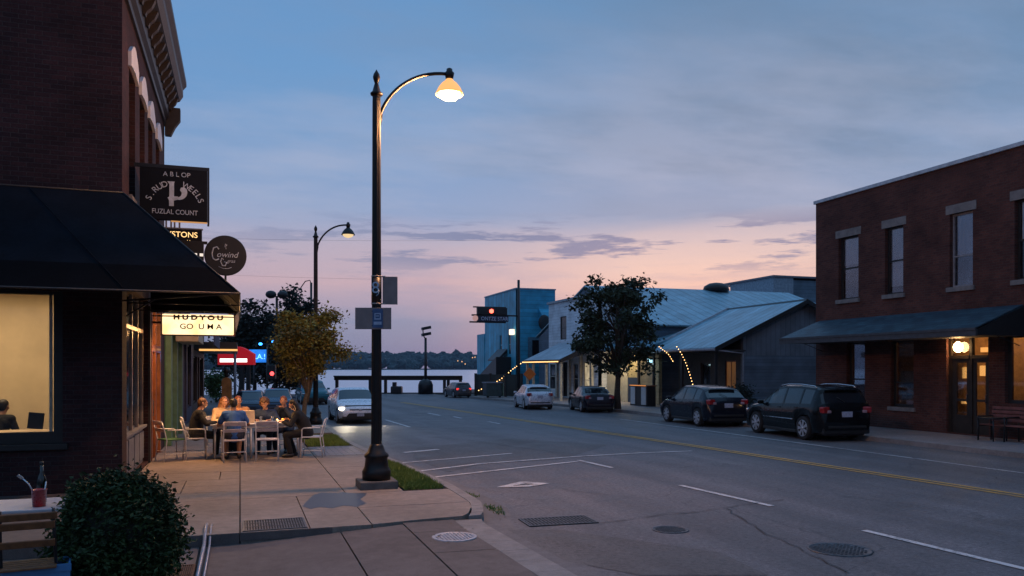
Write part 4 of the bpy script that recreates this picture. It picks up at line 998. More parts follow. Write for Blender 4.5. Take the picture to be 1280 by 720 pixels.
# ---------- white two-storey building with porch ----------
WB = thing('white_building', 'white sided two-storey building with one upper window and a pale porch roof strung with lights', 'building', (24, 50, 0))
m_wside = LINES('white_lap_siding', (.76, .79, .84), pitch=.2, dark=.65, var=.1)
with Under(WB):
    X = 21.0; ya, yb = 45.2, yX(686, X)
    wy = (yX(708, X), yX(700, X))
    mb = MB(); mb.wall((X, 0, 0), (0, 1, 0), (-1, 0, 0), (ya, yb), (0, 6.55), [(wy[0], wy[1], 3.95, 5.55), (46.2, 47.4, .05, 2.4), (48.3, 49.1, .3, 2.3), (50.0, 51.4, .05, 2.4), (52.2, 53.4, .5, 2.3)], .25)
    mb.b2(X+.001, 22.6, ya-.0, ya+.2, 0, 6.55); mb.b2(X+.001, 22.6, yb-.2, yb, 0, 6.55); mb.go('wall', m_wside, WB, recalc=False)
    mb = MB(); mb.b2(X-.12, 22.7, ya-.1, yb+.12, 6.551, 6.70); mb.go('roof', M('pale_roof_edge', (.35, .38, .42), .6), WB)
    winX(WB, X, -1, wy[0], wy[1], 3.95, 5.55, rec=.06, fw=.08)
    mW = M('cream_door_paint', (.55, .50, .40), .5)
    winX(WB, X, -1, 46.2, 47.4, .05, 2.4, rec=.05, fr=mW, name='door', gl=EM('lit_door_glass', (1, .80, .50), .55, .6, 2)); winX(WB, X, -1, 48.3, 49.1, .3, 2.3, rec=.05, fr=mW); winX(WB, X, -1, 50.0, 51.4, .05, 2.4, rec=.3, fr=m_dwood, name='door'); winX(WB, X, -1, 52.2, 53.4, .5, 2.3, rec=.05, fr=mW)
    xo = 18.4; p0, p1 = yX(699, xo), yX(655, xo)
    mb = MB(); mb.extr([(X-.003, p0, 3.72), (xo, p0, 2.52), (xo, p0, 2.44), (X-.003, p0, 3.62)], (0, p1-p0, 0)); mb.go('porch_roof', LINES('pale_porch_roof', (.42, .47, .52), pitch=.6, axis=1, dark=.75, rough=.5, var=.08), WB)
    mb = MB(); mb.extr([(X-.004, p0-.04, 3.70), (xo-.03, p0-.04, 2.50), (xo-.03, p0-.04, 2.30), (X-.004, p0-.04, 3.2)], (0, .035, 0)); mb.b2(xo-.05, xo-.005, p0, p1, 2.32, 2.52); mb.go('fascia', m_dwood, WB)
    for y in (p0+.15, p0+2.6, p0+5.0, p1-.2): MB().b2(xo+.1, xo+.24, y-.07, y+.07, 0, 2.46).go('post', mW, WB)
    for y in (46.0, 47.7, 49.6, 51.8): MB().b2(X-.16, X-.002, y-.14, y+.14, 0, 3.1).go('pilaster', mW, WB)
    area((19.7, 47, 2.6), (0, 0, 0), 60, (1, .78, .48), .3, 3, 'porch_light', WB).location = Vector((19.8, 48, 2.9))-WB.location
# ---------- low storefront between white and grey buildings ----------
LS = thing('shop_building', 'low yellowish boarded shopfront with a dark blue door behind the big street tree', 'building', (24, 42, 0))
with Under(LS):
    X = 21.6
    mY = LINES('yellow_board_wall', (.36, .29, .17), pitch=.17, dark=.6, var=.15); mP = M('cream_panel_paint', (.55, .48, .34), .6, var=.12)
    MB().b2(X, X+.2, 38.7, 40.9, 0, 3.0).go('wall', mY, LS)
    MB().b2(X, X+.2, 40.95, 42.3, 1.45, 3.0).go('wall', M('pale_yellow_wall', (.42, .33, .16), .7), LS)
    MB().b2(X-.02, X+.2, 40.95, 42.3, 0, 1.44).go('door', M('dark_blue_door', (.03, .05, .09), .5), LS)
    for a, b_ in ((42.35, 43.1), (43.15, 43.9), (43.95, 45.1)): MB().b2(X-.03, X+.2, a, b_, 0, 3.0, bev=.01).go('panel', mP, LS)
    MB().b2(X-.1, X-.001, 40.86, 40.99, 0, 3.0).go('post', m_dwood, LS)
    mb = MB(); mb.extr([(X-.9, 38.5, 3.05), (X+3.5, 38.5, 4.3), (X+3.5, 38.5, 4.4), (X-.9, 38.5, 3.15)], (0, 6.65, 0)); mb.go('roof', m_metalroof, LS)
    MB().b2(X-.88, X-.8, 38.5, 45.1, 2.9, 3.04).go('fascia', m_dwood, LS)
area((20.6, 43, 2.9), (0, 0, 0), 110, (1, .80, .50), .4, 3.5, 'shop_light', LS).location = Vector((20.9, 42.6, 2.95))-LS.location
WL = thing('wall_lamp', 'bluish white wall lamp glowing at the corner beside the hanging light string', 'lamp', (21.0, 38.55, 2.4))
MB().box((0, 0, 0), (.28, .12, .22), bev=.02).go('lens', EM('cool_lens', (.45, .85, 1), 1.6), WL); MB().box((.0, .10, .14), (.34, .10, .06)).go('bracket', m_black, WL); MB().b2(.0, .6, .1, .15, .1, .16).go('arm', m_black, WL)
point((0, 0, 0), 6, (.6, .9, 1), .1, 'wall_lamp_light', WL).location = (-.25, -.1, -.15)
# counter with pale panels beside the door
CN = thing('serving_counter', 'low black counter with two white panels and an orange lit top edge', 'counter', (20.2, 37.9, 0))
MB().b2(-.25, .25, -.95, .95, .0, 1.05).go('body', m_black, CN)
for y in (-.6, .6): MB().b2(-.28, -.255, y-.25, y+.25, .08, 1.0).go('panel', m_white, CN)
MB().b2(-.3, .3, -1.0, 1.0, 1.051, 1.10).go('top', m_orange, CN)
MB().b2(-.305, -.30, -.9, .9, 1.06, 1.09).go('light_strip', EM('orange_strip', (1, .35, .08), 1.0), CN)
# ---------- blue building at the river end ----------
m_blue = LINES('blue_metal_siding', (.05, .40, .60), pitch=.34, dark=.6, rough=.5, var=.18); m_blue2 = LINES('blue_ribbed_siding', (.07, .46, .62), pitch=.75, horizontal=False, dark=.55, rough=.5, var=.2)
BL = thing('blue_building', 'tall bright blue metal-clad building at the river end of the street', 'building', (23, 66, 0))
with Under(BL):
    X = 21.0; ya = yX(645, X); yb = yX(606, X); zt = 8.35; xe_ = (ST+.054*CT)*ya/(CT-.054*ST)
    mb = MB(); mb.wall((X, 0, 0), (0, 1, 0), (-1, 0, 0), (ya, yb), (0, zt), [(ya+1.3, ya+2.0, 3.1, 4.8), (ya+3.6, ya+4.3, 3.1, 4.8)], .2); mb.go('street_wall', m_blue2, BL, recalc=False)
    MB().b2(X+.002, xe_, ya, ya+.2, 0, zt).go('wall', m_blue, BL); MB().b2(xe_-.2, xe_, ya+.201, yb, 0, zt).go('wall', m_blue, BL); MB().b2(X+.2, xe_-.2, ya+.2, yb, zt-.3, zt-.2).go('roof', m_dark, BL)
    mb = MB(); mb.b2(X-.06, xe_+.05, ya-.06, yb, zt+.001, zt+.1); mb.go('roof_edge', M('pale_blue_trim', (.25, .35, .42), .6), BL)
    MB().b2(X-.05, X+3, yb+.01, yX(597, X), 0, 5.1).go('lean_to', m_blue2, BL)
    for a in (ya+1.3, ya+3.6): winX(BL, X, -1, a, a+.7, 3.1, 4.8, rec=.05, fr=m_blue2)
    xw = (ST+.025*CT)*ya/(CT-.025*ST); mb = MB(); mb.b2(xw-.35, xw+1.35, ya-.06, ya-.002, 2.6, 4.5); f_ = mb.go('window', M('blue_window_trim', (.07, .16, .22), .6), BL); MB().b2(xw, xw+1.0, ya-.07, ya-.061, 2.75, 4.25).go('pane', m_dglass, f_)
    # round-backed wall vent hood and slanted awning flaps
    mb = MB(); xh = (ST+.040*CT)*ya/(CT-.040*ST); mb.extr([(xh-.5, ya-.003, 6.9), (xh-.5, ya-.9, 6.2), (xh-.5, ya-.9, 5.5), (xh-.5, ya-.003, 5.5)], (1.9, 0, 0)); mb.go('vent_hood', m_blue, BL)
    mb = MB(); mb.ball((xh-.35, ya-.95, 5.65), (.5, .12, .62), 12); mb.go('vent_mouth', m_black, BL)
    mb = MB(); mb.extr([(X-.003, ya+2.2, 3.6), (X-.9, ya+2.2, 2.7), (X-.9, ya+2.2, 2.6), (X-.003, ya+2.2, 3.3)], (0, 2.6, 0)); mb.go('awning_flap', m_black, BL)
    mb = MB(); mb.extr([(X-.003, ya+1.2, 2.9), (X-.003, ya+7.5, .9), (X-.003, ya+1.2, .9)], (-1.3, 0, 0)); mb.go('stair_hood', m_black, BL)
    lm = thing('wall_lamp', 'small warm white lamp box on the corner of the blue building', 'lamp', (X-.25, ya+.3, 4.9)); MB().box((0, 0, 0), (.35, .45, .45), bev=.05).go('lens', EM('lamp_box', (1, .8, .6), 1.6), lm); MB().box((.2, 0, .1), (.14, .1, .1)).go('bracket', m_black, lm)
# ======================= vehicles =======================
def itp(T, x):
    if x <= T[0][0]: return T[0][1]
    for (a, u), (b, v) in zip(T, T[1:]):
        if x <= b:
            t = (x-a)/(b-a); return u+(v-u)*t
    return T[-1][1]
m_tyre = M('tyre_rubber', (.014, .014, .015), .85, bmp=.2)
m_rim = M('alloy_rim', (.55, .55, .58), .35, metal=.7, var=.1)
m_cglass = M('car_glass', (.008, .014, .020), .13, var=.05, bmp=0, spec=.8)
m_tail = M('red_tail_lens', (.30, .012, .015), .18, var=.3, coat=.6)
m_tailw = M('clear_tail_lens', (.40, .25, .28), .2, var=.2, coat=.5)
m_plate = M('licence_plate', (.36, .38, .48), .5, var=.35, scale=30)
m_trim = M('black_car_trim', (.015, .015, .016), .6)
m_chrome = M('chrome_trim', (.5, .5, .52), .25, metal=.9, var=.1)
def paintm(name, col, rough=.22, metal=.1): return M(name, col, rough, metal=metal, var=.05, scale=1, bmp=0, coat=.22, spec=.2)
KINDS = {
 'suv': dict(L=4.45, W=1.86, H=1.64, wb=2.65, R=.355, top=[(-2.225, .60), (-2.20, .86), (-2.17, .98), (-2.10, 1.12), (-1.93, 1.46), (-1.86, 1.545), (-1.70, 1.60), (-.9, 1.645), (-.1, 1.635), (.25, 1.58), (.45, 1.50), (1.12, 1.09), (1.20, 1.06), (1.75, .98), (2.02, .88), (2.16, .76), (2.225, .60)],
             belt=[(-2.225, .6), (-2.1, 1.06), (-1.4, 1.05), (0, 1.00), (1.1, .98), (1.6, .90), (2.225, .58)], ws=(.50, 1.09), rw=(-2.09, -1.94), sw=[(-1.72, -1.20), (-1.12, -.30), (-.22, .62)]),
 'hatch': dict(L=4.3, W=1.80, H=1.52, wb=2.6, R=.335, top=[(-2.15, .58), (-2.13, .82), (-2.09, .96), (-1.98, 1.08), (-1.62, 1.36), (-1.5, 1.42), (-1.2, 1.47), (-.5, 1.52), (.1, 1.51), (.4, 1.44), (1.15, 1.02), (1.22, .99), (1.75, .90), (1.98, .80), (2.1, .70), (2.15, .56)],
             belt=[(-2.15, .58), (-1.95, 1.0), (-1.2, .98), (0, .93), (1.1, .92), (1.6, .84), (2.15, .54)], ws=(.44, 1.12), rw=(-1.95, -1.64), sw=[(-1.45, -1.0), (-.93, -.18), (-.10, .68)]),
 'sedan': dict(L=4.6, W=1.82, H=1.45, wb=2.7, R=.335, top=[(-2.3, .56), (-2.27, .80), (-2.22, .98), (-2.05, 1.03), (-1.72, 1.04), (-1.6, 1.07), (-1.0, 1.34), (-.75, 1.41), (-.2, 1.45), (.2, 1.43), (.45, 1.37), (1.15, 1.0), (1.22, .97), (1.85, .86), (2.1, .77), (2.24, .68), (2.3, .54)],
             belt=[(-2.3, .56), (-2.1, .93), (-1.4, .96), (0, .92), (1.1, .90), (1.7, .82), (2.3, .52)], ws=(.50, 1.12), rw=(-1.57, -1.04), sw=[(-1.15, -.78), (-.70, -.12), (-.04, .70)])}
def car(label, kind, paint, x, y, z, heading, sc=1.0, group=None, name='parked_car', lights=False, tail_glow=0, rails=False, strip_=False):
    K = KINDS[kind]; L, W, Rw = K['L'], K['W'], K['R']; h = L/2
    t = thing(name, label, 'car', (x, y, z), heading, group); t.scale = (sc, sc, sc)
    xw = (-K['wb']/2-.03, K['wb']/2+.02); Ra = Rw+.055
    def ring(X, full=False):
        e = max(0, (abs(X)-(h-.42))/.42); w_ = W/2*(1-.20*e**2.4)
        top = itp(K['top'], X); belt = min(itp(K['belt'], X), top-.012)
        zb = .24+.10*e**2
        for q in xw:
            d = abs(X-q)
            if d < Ra: zb = max(zb, Rw+math.sqrt(Ra*Ra-d*d)*.97)
        zb = min(zb, belt-.1)
        g_ = max(0, min(1, (top-belt)/.5)); wr = w_*(.90-.17*g_)
        rz = top-.05*min(1, (top-belt)/.08) if top-belt > .01 else top-.008
        rz = max(rz, belt+.004)
        P = [(w_*.93, zb), (w_*.985, zb+.35*(belt-zb)), (w_*1.0, zb+.66*(belt-zb)), (w_*.985, belt-.045), (w_*.955, belt)]
        for s_ in (.07, .5, .90): P.append((w_*.955+(wr-w_*.955)*s_**1.15, belt+(rz-belt)*s_))
        P += [(wr, rz), (wr*.86, top-.014*min(1, g_*3+.3)), (wr*.45, top-.003), (0, top)]
        return P
    N = 12
    xs = {round(-h+.04*i, 4) for i in range(int(L/.04)+1)} | {h, -h} | {p[0] for p in K['top']} | {v for s_ in K['sw'] for v in s_} | set(K['ws']) | set(K['rw'])
    for q in xw:
        for k in range(-6, 7): xs.add(round(q+Ra*math.sin(k*math.pi/12), 4))
    xs = sorted(v for v in xs if -h <= v <= h); xs = [v for i, v in enumerate(xs) if i == 0 or v-xs[i-1] > .004]
    body = MB(); gl = {'windshield': MB(), 'rear_window': MB()}; sides = [MB() for _ in K['sw']*2]
    rows = []
    for X in xs:
        P = ring(X); row = [body.bm.verts.new((X, yy, zz_)) for yy, zz_ in P]+[body.bm.verts.new((X, -yy, zz_)) for yy, zz_ in P[:-1][::-1]]
        rows.append(row)
    n = len(rows[0])
    def glassof(Xm, j):
        jj = j if j < N-1 else n-2-j     # strip number counted from the sill
        if jj in (5, 6):
            for k, (a, b_) in enumerate(K['sw']):
                if a < Xm < b_: return sides[k+(len(K['sw']) if j >= N-1 else 0)]
        if jj in (8, 9, 10) or jj == 7 and False:
            if K['ws'][0] < Xm < K['ws'][1]: return gl['windshield']
            if K['rw'][0] < Xm < K['rw'][1]: return gl['rear_window']
    for i in range(len(rows)-1):
        for j in range(n-1):
            g_ = glassof((xs[i]+xs[i+1])/2, j)
            q = (rows[i][j], rows[i+1][j], rows[i+1][j+1], rows[i][j+1])
            if g_ is None: body.bm.faces.new(q).smooth = True
            else:
                cs = [v.co.copy() for v in q]; c = sum(cs, Vector())/4; inn = Vector((0, 0, .75))-Vector((0, c.y*.0, 0))
                off = Vector((0, -.008 if c.y > 0 else .008, 0)) if g_ in sides else Vector((0, 0, -.008))
                g_.face([v+off for v in cs])
    for r_ in (rows[0], rows[-1]): body.bm.faces.new(r_)
    bo = body.go('body', paint, t, smooth=38)
    wn = gl['windshield'].go('windshield', m_cglass, t, weld=.0005); wn.data.polygons.foreach_set('use_smooth', [True]*len(wn.data.polygons))
    gl['rear_window'].go('rear_window', m_cglass, t, weld=.0005)
    for s_ in sides: s_.go('window', m_cglass, t, weld=.0005)
    mb = MB(); mb.b2(-h+.12, h-.12, -W/2+.27, W/2-.27, .17, .80, bev=.03); mb.go('underbody', m_trim, t)
    # rounded black lower skirt
    mb = MB(); mb.b2(xw[0]+Ra, xw[1]-Ra, -W/2+.05, W/2-.05, .19, .29, bev=.02); mb.b2(-h+.03, xw[0]-Ra-.02, -W/2+.16, W/2-.16, .22, .40, bev=.04); mb.b2(xw[1]+Ra+.02, h-.03, -W/2+.16, W/2-.16, .20, .36, bev=.04); mb.go('lower_trim', m_trim, t)
    for q in xw:
        for s_ in (-1, 1):
            yw = s_*(W/2-.125)
            c = (q, yw, Rw)
            mb = MB(); mb.lathe([(Rw*.60, -.10), (Rw*.93, -.112), (Rw, -.085), (Rw, .085), (Rw*.93, .112), (Rw*.60, .10)], (0, 0, 0), n=28, axis='Y'); wh = mb.go('wheel', m_tyre, t); wh.location = c
            mb = MB(); o_ = s_*.086
            mb.lathe([(Rw*.66, o_), (Rw*.70, o_+s_*.020), (Rw*.665, o_+s_*.024), (Rw*.645, o_+s_*.0)], n=28, axis='Y')
            mb.lathe([(.06, o_-s_*.0), (.055, o_+s_*.03), (.02, o_+s_*.035)], n=12, axis='Y')
            for k in range(7):
                a = 2*math.pi*k/7; r0, r1 = .04, Rw*.66
                d = Vector((math.cos(a), 0, math.sin(a))); pz = Vector((-math.sin(a), 0, math.cos(a)))
                q4 = [d*r0-pz*.026, d*r1-pz*.046, d*r1+pz*.046, d*r0+pz*.026]
                mb.extr([(v.x, o_+s_*.012, v.z) for v in q4], (0, s_*.016, 0))
            mb.go('rim', m_rim, wh)
    def seam(X, j0=0, j1=8, r=.0035):
        return [[(X, s_*(p[0]+.001), p[1]) for p in ring(X)[j0:j1]] for s_ in (-1, 1)]
    mb = MB()
    ss = K['sw']; sx_ = [(ss[0][1]+ss[1][0])/2-.02, (ss[1][1]+ss[2][0])/2, ss[2][1]+.14]
    for X in sx_:
        for pl in seam(X, 1, 5): mb.tube(pl, .004, 4)
    mb.go('door_seam', m_trim, t)
    for k, X in enumerate(sx_[:2]):
        for s_ in (-1, 1):
            p = ring(X+.14)[3]; mb = MB(); mb.box((X+.16, s_*(p[0]+.012), p[1]-.02), (.17, .025, .025), bev=.008); mb.go('door_handle', paint, t)
    for s_ in (-1, 1):
        X = K['ws'][1]-.22; p = ring(X)[4]
        mb = MB(); mb.box((X, s_*(p[0]+.11), p[1]+.07), (.10, .19, .13), bev=.035); mb.box((X+.02, s_*(p[0]+.02), p[1]+.02), (.05, .1, .03)); mb.go('mirror', paint, t)
        if rails:
            mb = MB(); pts = []
            for X in (-1.7, -1.6, -.9, -.2, .15, .25): pp = ring(X)[8]; pts.append((X, s_*(pp[0]-.03), pp[1]+(.06 if -1.65 < X < .2 else .015)))
            mb.tube(pts, .018, 6); mb.go('roof_rail', m_chrome, t)
        if strip_:
            mb = MB(); pts = [(X, s_*(ring(X)[1][0]+.004), .60) for X in (-.85, -.3, .3, .85)]; mb.tube(pts, .013, 6); mb.go('side_strip', m_chrome, t)
        # rear lamp clusters
        zt = .90 if kind != 'sedan' else .84
        Xr = -h+.12; wv = ring(-h+.06)[3][0]
        mb = MB(); mb.box((Xr, s_*(wv-.09), zt+.03), (.24, .26, .19), rz=s_*R(16), bev=.045); o = mb.go('tail_light', m_tail if not tail_glow else EM('lit_tail', (1, .05, .04), tail_glow), t)
        mb = MB(); mb.box((Xr-.075, s_*(wv-.20), zt-.02), (.10, .14, .09), rz=s_*R(8), bev=.03); mb.go('lens', m_tailw, o)
        wf = ring(h-.10)[3][0]; zf = .66 if kind != 'suv' else .74
        mb = MB(); mb.box((h-.21, s_*(wf-.11), zf), (.26, .30, .11), rz=-s_*R(30), bev=.045)
        mb.go('headlight', EM('lit_headlight', (1, .84, .58), 16 if s_ < 0 else 8) if lights else m_chrome, t)
    mb = MB(); mb.box((-h+.012, 0, .80 if kind != 'sedan' else .80), (.03, .34, .16), bev=.006); mb.go('licence_plate', m_plate, t)
    mb = MB(); mb.b2(-h-.02, -h+.10, -W/2+.30, W/2-.30, .40, .47, bev=.02); mb.go('rear_bumper_strip', m_trim, t)
    mb = MB(); mb.box((h-.045, 0, .60), (.07, .92, .085), bev=.03); mb.extr([(h-.05, -.62, .30), (h-.05, .62, .30), (h-.05, .48, .47), (h-.05, -.48, .47)], (.07, 0, 0)); [mb.box((h-.10, q9*.66, .38), (.10, .16, .12), bev=.04) for q9 in (-1, 1)]
    gr = mb.go('grille', m_trim, t); MB().box((h+.0, 0, .60), (.02, .13, .06), bev=.008).go('emblem', m_chrome, gr); MB().box((h+.02, 0, .40), (.02, .30, .12), bev=.006).go('licence_plate', m_plate, t)
    if kind != 'sedan':
        mb = MB(); Xs = K['rw'][1]+.02; zs = itp(K['top'], Xs); mb.box((Xs-.03, 0, zs+.03), (.13, 1.06, .022), bev=.008); mb.go('spoiler', paint, t)
        mb = MB(); mb.tube([(K['rw'][0]-.02, 0, itp(K['top'], K['rw'][0])+.01), ((K['rw'][0]+K['rw'][1])/2-.02, .22, itp(K['top'], (K['rw'][0]+K['rw'][1])/2)+.01)], .008, 5); mb.go('wiper', m_trim, t)
    if lights:
        for s_ in (-1, 1):
            l = bpy.data.lights.new('headlight_beam', 'SPOT'); l.energy = 120 if s_ < 0 else 50; l.color = (1, .84, .6); l.spot_size = R(70); l.spot_blend = .6; l.shadow_soft_size = .08
            o = bpy.data.objects.new('headlight_beam', l); COL.objects.link(o); o.parent = t; o.location = (h+.08, s_*.6, .66); o.rotation_euler = (R(78), 0, R(-90))
    return t
GK = 'cars parked along the far kerb'
HF = R(90)      # heading along the street away from the camera
car('black wagon with roof rails and silver side strip, nearest parked car on the right', 'suv', paintm('black_car_paint', (.004, .006, .008)), 16.8, 20.9, ROAD, HF-R(6), .99, GK, rails=True, strip_=True)
car('dark blue grey hatchback parked directly in front of the black wagon', 'hatch', paintm('dark_blue_paint', (.008, .011, .02)), 16.75, 26.7, ROAD, HF-R(5), .98, GK)
car('low dark sedan parked beside the trunk of the big street tree', 'sedan', paintm('dark_plum_paint', (.010, .007, .014)), 16.5, 36.4, ROAD, HF-R(11), .86, GK)
car('silver white hatchback parked at the porch beyond the dark sedan', 'hatch', paintm('silver_paint', (.58, .58, .64), .3, .4), 14.7, 39.8, ROAD, HF-R(8), .84, GK)
bx, by = G(583, 503, ROAD)
car('small dark wagon with a lit red tail light, farthest car at the river end', 'suv', paintm('grey_paint', (.08, .08, .09)), 15.0, 56.5, ROAD, HF+R(4), .68, None, tail_glow=1.2)
car('white hatchback facing the camera with its headlights on by the left kerb', 'hatch', paintm('white_paint_car', (.80, .80, .84), .28, .2), 4.28, 32.4, ROAD, -HF+R(1), .90, None, 'car', lights=True)
GL2 = 'cars parked beyond the diners'
cx_, cy_ = xD(313, 33); car('dark parked hatchback facing the camera behind the long haired diner', 'hatch', paintm('navy_paint', (.03, .04, .07)), cx_, cy_+2.2, ROAD, -HF-R(4), .76, GL2)
cx_, cy_ = xD(349, 35); car('blue grey parked car seen between the curly haired and hooded diners', 'hatch', paintm('blue_grey_paint', (.05, .08, .13)), cx_, cy_+2.2, ROAD, -HF-R(2), .78, GL2)
cx_, cy_ = xD(392, 47); car('teal parked wagon half hidden by the farther lamp post', 'suv', paintm('teal_paint', (.02, .12, .15)), cx_, cy_+1, ROAD, -HF+R(2), .86, GL2)
# ======================= street furniture =======================
def street_lamp(label, x, y, h, arm, lit, rz=0, sc=1.0, plinth=True):
    t = thing('street_lamp', label, 'street lamp', (x, y, 0), rz)
    s_ = sc
    if plinth: MB().b2(-.31, .31, -.31, .31, -.05, .13, bev=.02).go('plinth', M('dark_plinth_concrete', (.11, .10, .095), .85, bmp=.4), t); z0 = .13
    else: z0 = 0
    mb = MB(); n = 24
    mb.lathe([(.235, z0), (.24, z0+.14), (.225, z0+.17), (.20, z0+.22), (.185, z0+.36), (.205, z0+.39), (.20, z0+.42), (.15, z0+.47), (.115, z0+.56), (.10, z0+.60)], n=n); mb.go('base', m_iron, t)
    # fluted shaft
    mb = MB(); rings = []
    prof = [(.092, z0+.60), (.088, z0+1.3), (.082, 2.6), (.074, 4.5), (.068, h-.55), (.066, h-.42)]
    for r_, z_ in prof:
        rings.append([mb.bm.verts.new(((r_-(.006 if k % 2 else 0))*math.cos(2*math.pi*k/32), (r_-(.006 if k % 2 else 0))*math.sin(2*math.pi*k/32), z_)) for k in range(32)])
    for a, b_ in zip(rings, rings[1:]):
        for k in range(32): mb.bm.faces.new((a[k], a[(k+1) % 32], b_[(k+1) % 32], b_[k]))
    mb.go('pole', m_iron, t)
    mb = MB(); mb.lathe([(.066, h-.42), (.10, h-.40), (.105, h-.37), (.07, h-.34), (.045, h-.25), (.03, h-.20), (.035, h-.19), (.055, h-.13), (.06, h-.10), (.05, h-.05), (.02, h), (.004, h+.03)], n=16); mb.go('finial', m_iron, t)
    za = h-.62; pts = []
    for k in range(15):
        a = R(90*k/14*1.0)
        pts.append((.07+(arm-.12)*(1-math.cos(a)), 0, za+.05+.72*math.sin(a)*1.0))
    TOP = .72
    a0 = R(18); c0_, s0_ = math.cos(a0), math.sin(a0)
    pts = [(.05, 0, za-.14)]+[(.06+(arm-.06)*(c0_-math.cos(a0+(R(90)-a0)*k/14))/c0_, 0, za-.10+(TOP+.10)*(math.sin(a0+(R(90)-a0)*k/14)-s0_)/(1-s0_)) for k in range(0, 15)]
    mb = MB(); mb.tube(pts, [.03]*len(pts), 8); mb.tube([(.05, 0, za-.3), (.085, 0, za-.1)], .022, 6); mb.tube([(arm, 0, za+TOP), (arm+.10, 0, za+TOP)], .03, 8); mb.go('arm', m_iron, t)
    zl_ = za+TOP; lx = arm+.04; K9 = .86
    mb = MB(); mb.lathe([(.015, .11), (.05, .09), (.055, .05), (.085, .02), (.075, -.03), (.06, -.09)], (lx, 0, zl_), n=20); mb.go('lamp_cap', m_iron, t)
    mb = MB(); mb.lathe([(r9*K9, z9*K9) for r9, z9 in [(.06, -.08), (.085, -.13), (.15, -.18), (.215, -.26), (.26, -.35), (.285, -.40), (.28, -.412), (.24, -.37), (.15, -.26), (.06, -.18)]], (lx, 0, zl_), n=28); mb.go('lamp_shade', EM('amber_lamp_shade', (1, .46, .14), 1.15) if lit else m_iron, t)
    mb = MB(); mb.lathe([(r9*K9, z9*K9) for r9, z9 in [(.05, -.24), (.18, -.33), (.225, -.39), (.215, -.44), (.14, -.50), (.05, -.53), (.01, -.535)]], (lx, 0, zl_), n=24)
    mb.go('bulb', EM('street_lamp_glow' if lit else 'dim_lamp_glow', (1, .72, .38), 10 if lit else .9), t)
    if lit: point((lx, 0, zl_-.62), 950, (1, .47, .20), .14, 'street_light', t)
    return t
h1 = 2+365*.01345*1.0
LX, LY = 2.17, 13.45
SL = street_lamp('near black street lamp with fluted post, curved arm and brightly lit head', LX, LY, 6.98, 1.22, True)
SL2 = street_lamp('farther black street lamp behind the diners with a dim bell-shaped head', 2.55, 29.2, 7.05, 1.1, False, plinth=False)
# signs strapped to the lamp post
m_back = M('bare_sign_back', (.27, .20, .19), .5, metal=.3, var=.15)
dd = dep(LX, LY)
g1 = thing('street_sign', 'wide grey sign back with a small blue sticker panel strapped to the lamp post', 'sign', (LX, LY-.1, zat(398.5, dd)), -TH*.9)
MB().box((-.07, 0, 0), (.60, .006, .36), bev=.002).go('panel', m_back, g1)
stk = MB().box((.005, -.012, .0), (.17, .006, .31)).go('sticker', M('blue_sticker', (.05, .10, .22), .5), g1)
mb = MB(); ml = M('sticker_white', (.35, .42, .55), .6)
for a in ((.005, -.017, .06, .10, .018), (.005, -.017, -.03, .11, .02), (-.04, -.017, .015, .018, .09), (.05, -.017, .015, .018, .09), (.0, -.017, .02, .05, .018), (.005, -.017, -.10, .13, .05)): mb.box((a[0], a[1], a[2]+.02), (a[3], .003, a[4]))
mb.go('emblem', ml, stk)
mb = MB(); mb.box((0, .09, .12), (.19, .19, .02)); mb.box((0, .09, -.12), (.19, .19, .02)); mb.go('strap', m_steel, g1)
g2 = thing('street_sign', 'upright grey sign back beside a black banded sticker on the lamp post', 'sign', (LX, LY, zat(363, dd)), -TH*.6)
MB().box((.225, -.0, 0), (.25, .006, .47), bev=.002).go('panel', m_back, g2)
MB().lathe([(.085, -.22), (.085, .22)], n=24).go('wrap', m_black, g2)
mb = MB(); mb.lathe([(.089, .225), (.089, .245)], n=24); mb.lathe([(.089, -.235), (.089, -.215)], n=24); mb.box((.11, 0, .235), (.08, .03, .02)); mb.box((.11, 0, -.225), (.08, .03, .02)); mb.go('strap', M('pale_strap', (.4, .34, .32), .5), g2)
text_mesh('lettering', '8', .27, m_lett, g2, (-.012, -.089, .03), (R(90), 0, 0))
mb = MB(); mb.tube([(.0, -.091, -.10), (.04, -.089, -.06), (.04, -.089, .0)], .008, 5); mb.go('scribble', m_lett, g2)
# litter leaves at the kerb corner
mb = MB(); rn = random.Random(3)
for k in range(26):
    px, py = rn.choice([(608, 637), (600, 634), (572, 668), (585, 664), (560, 678), (540, 674), (632, 643), (575, 660)]); x, y = G(px+rn.gauss(0, 6), py+rn.gauss(0, 3), -.02)
    z = -.015 if x < interp(KL, y) else ROAD+.012
    a = rn.uniform(0, 6.28); r_ = rn.uniform(.012, .035); p = [(x+math.cos(a+q)*r_*(1 if i % 2 else .45), y+math.sin(a+q)*r_*(1 if i % 2 else .45), z+.004+rn.uniform(0, .012)) for i, q in enumerate((0, 1.57, 3.14, 4.71))]
    mb.face(p)
tag(mb.go('leaf_litter', M('dead_leaves', (.10, .07, .05), .8, var=.5), recalc=False), 'scattered dead leaves and grit at the kerb corner', 'leaves', kind='stuff')
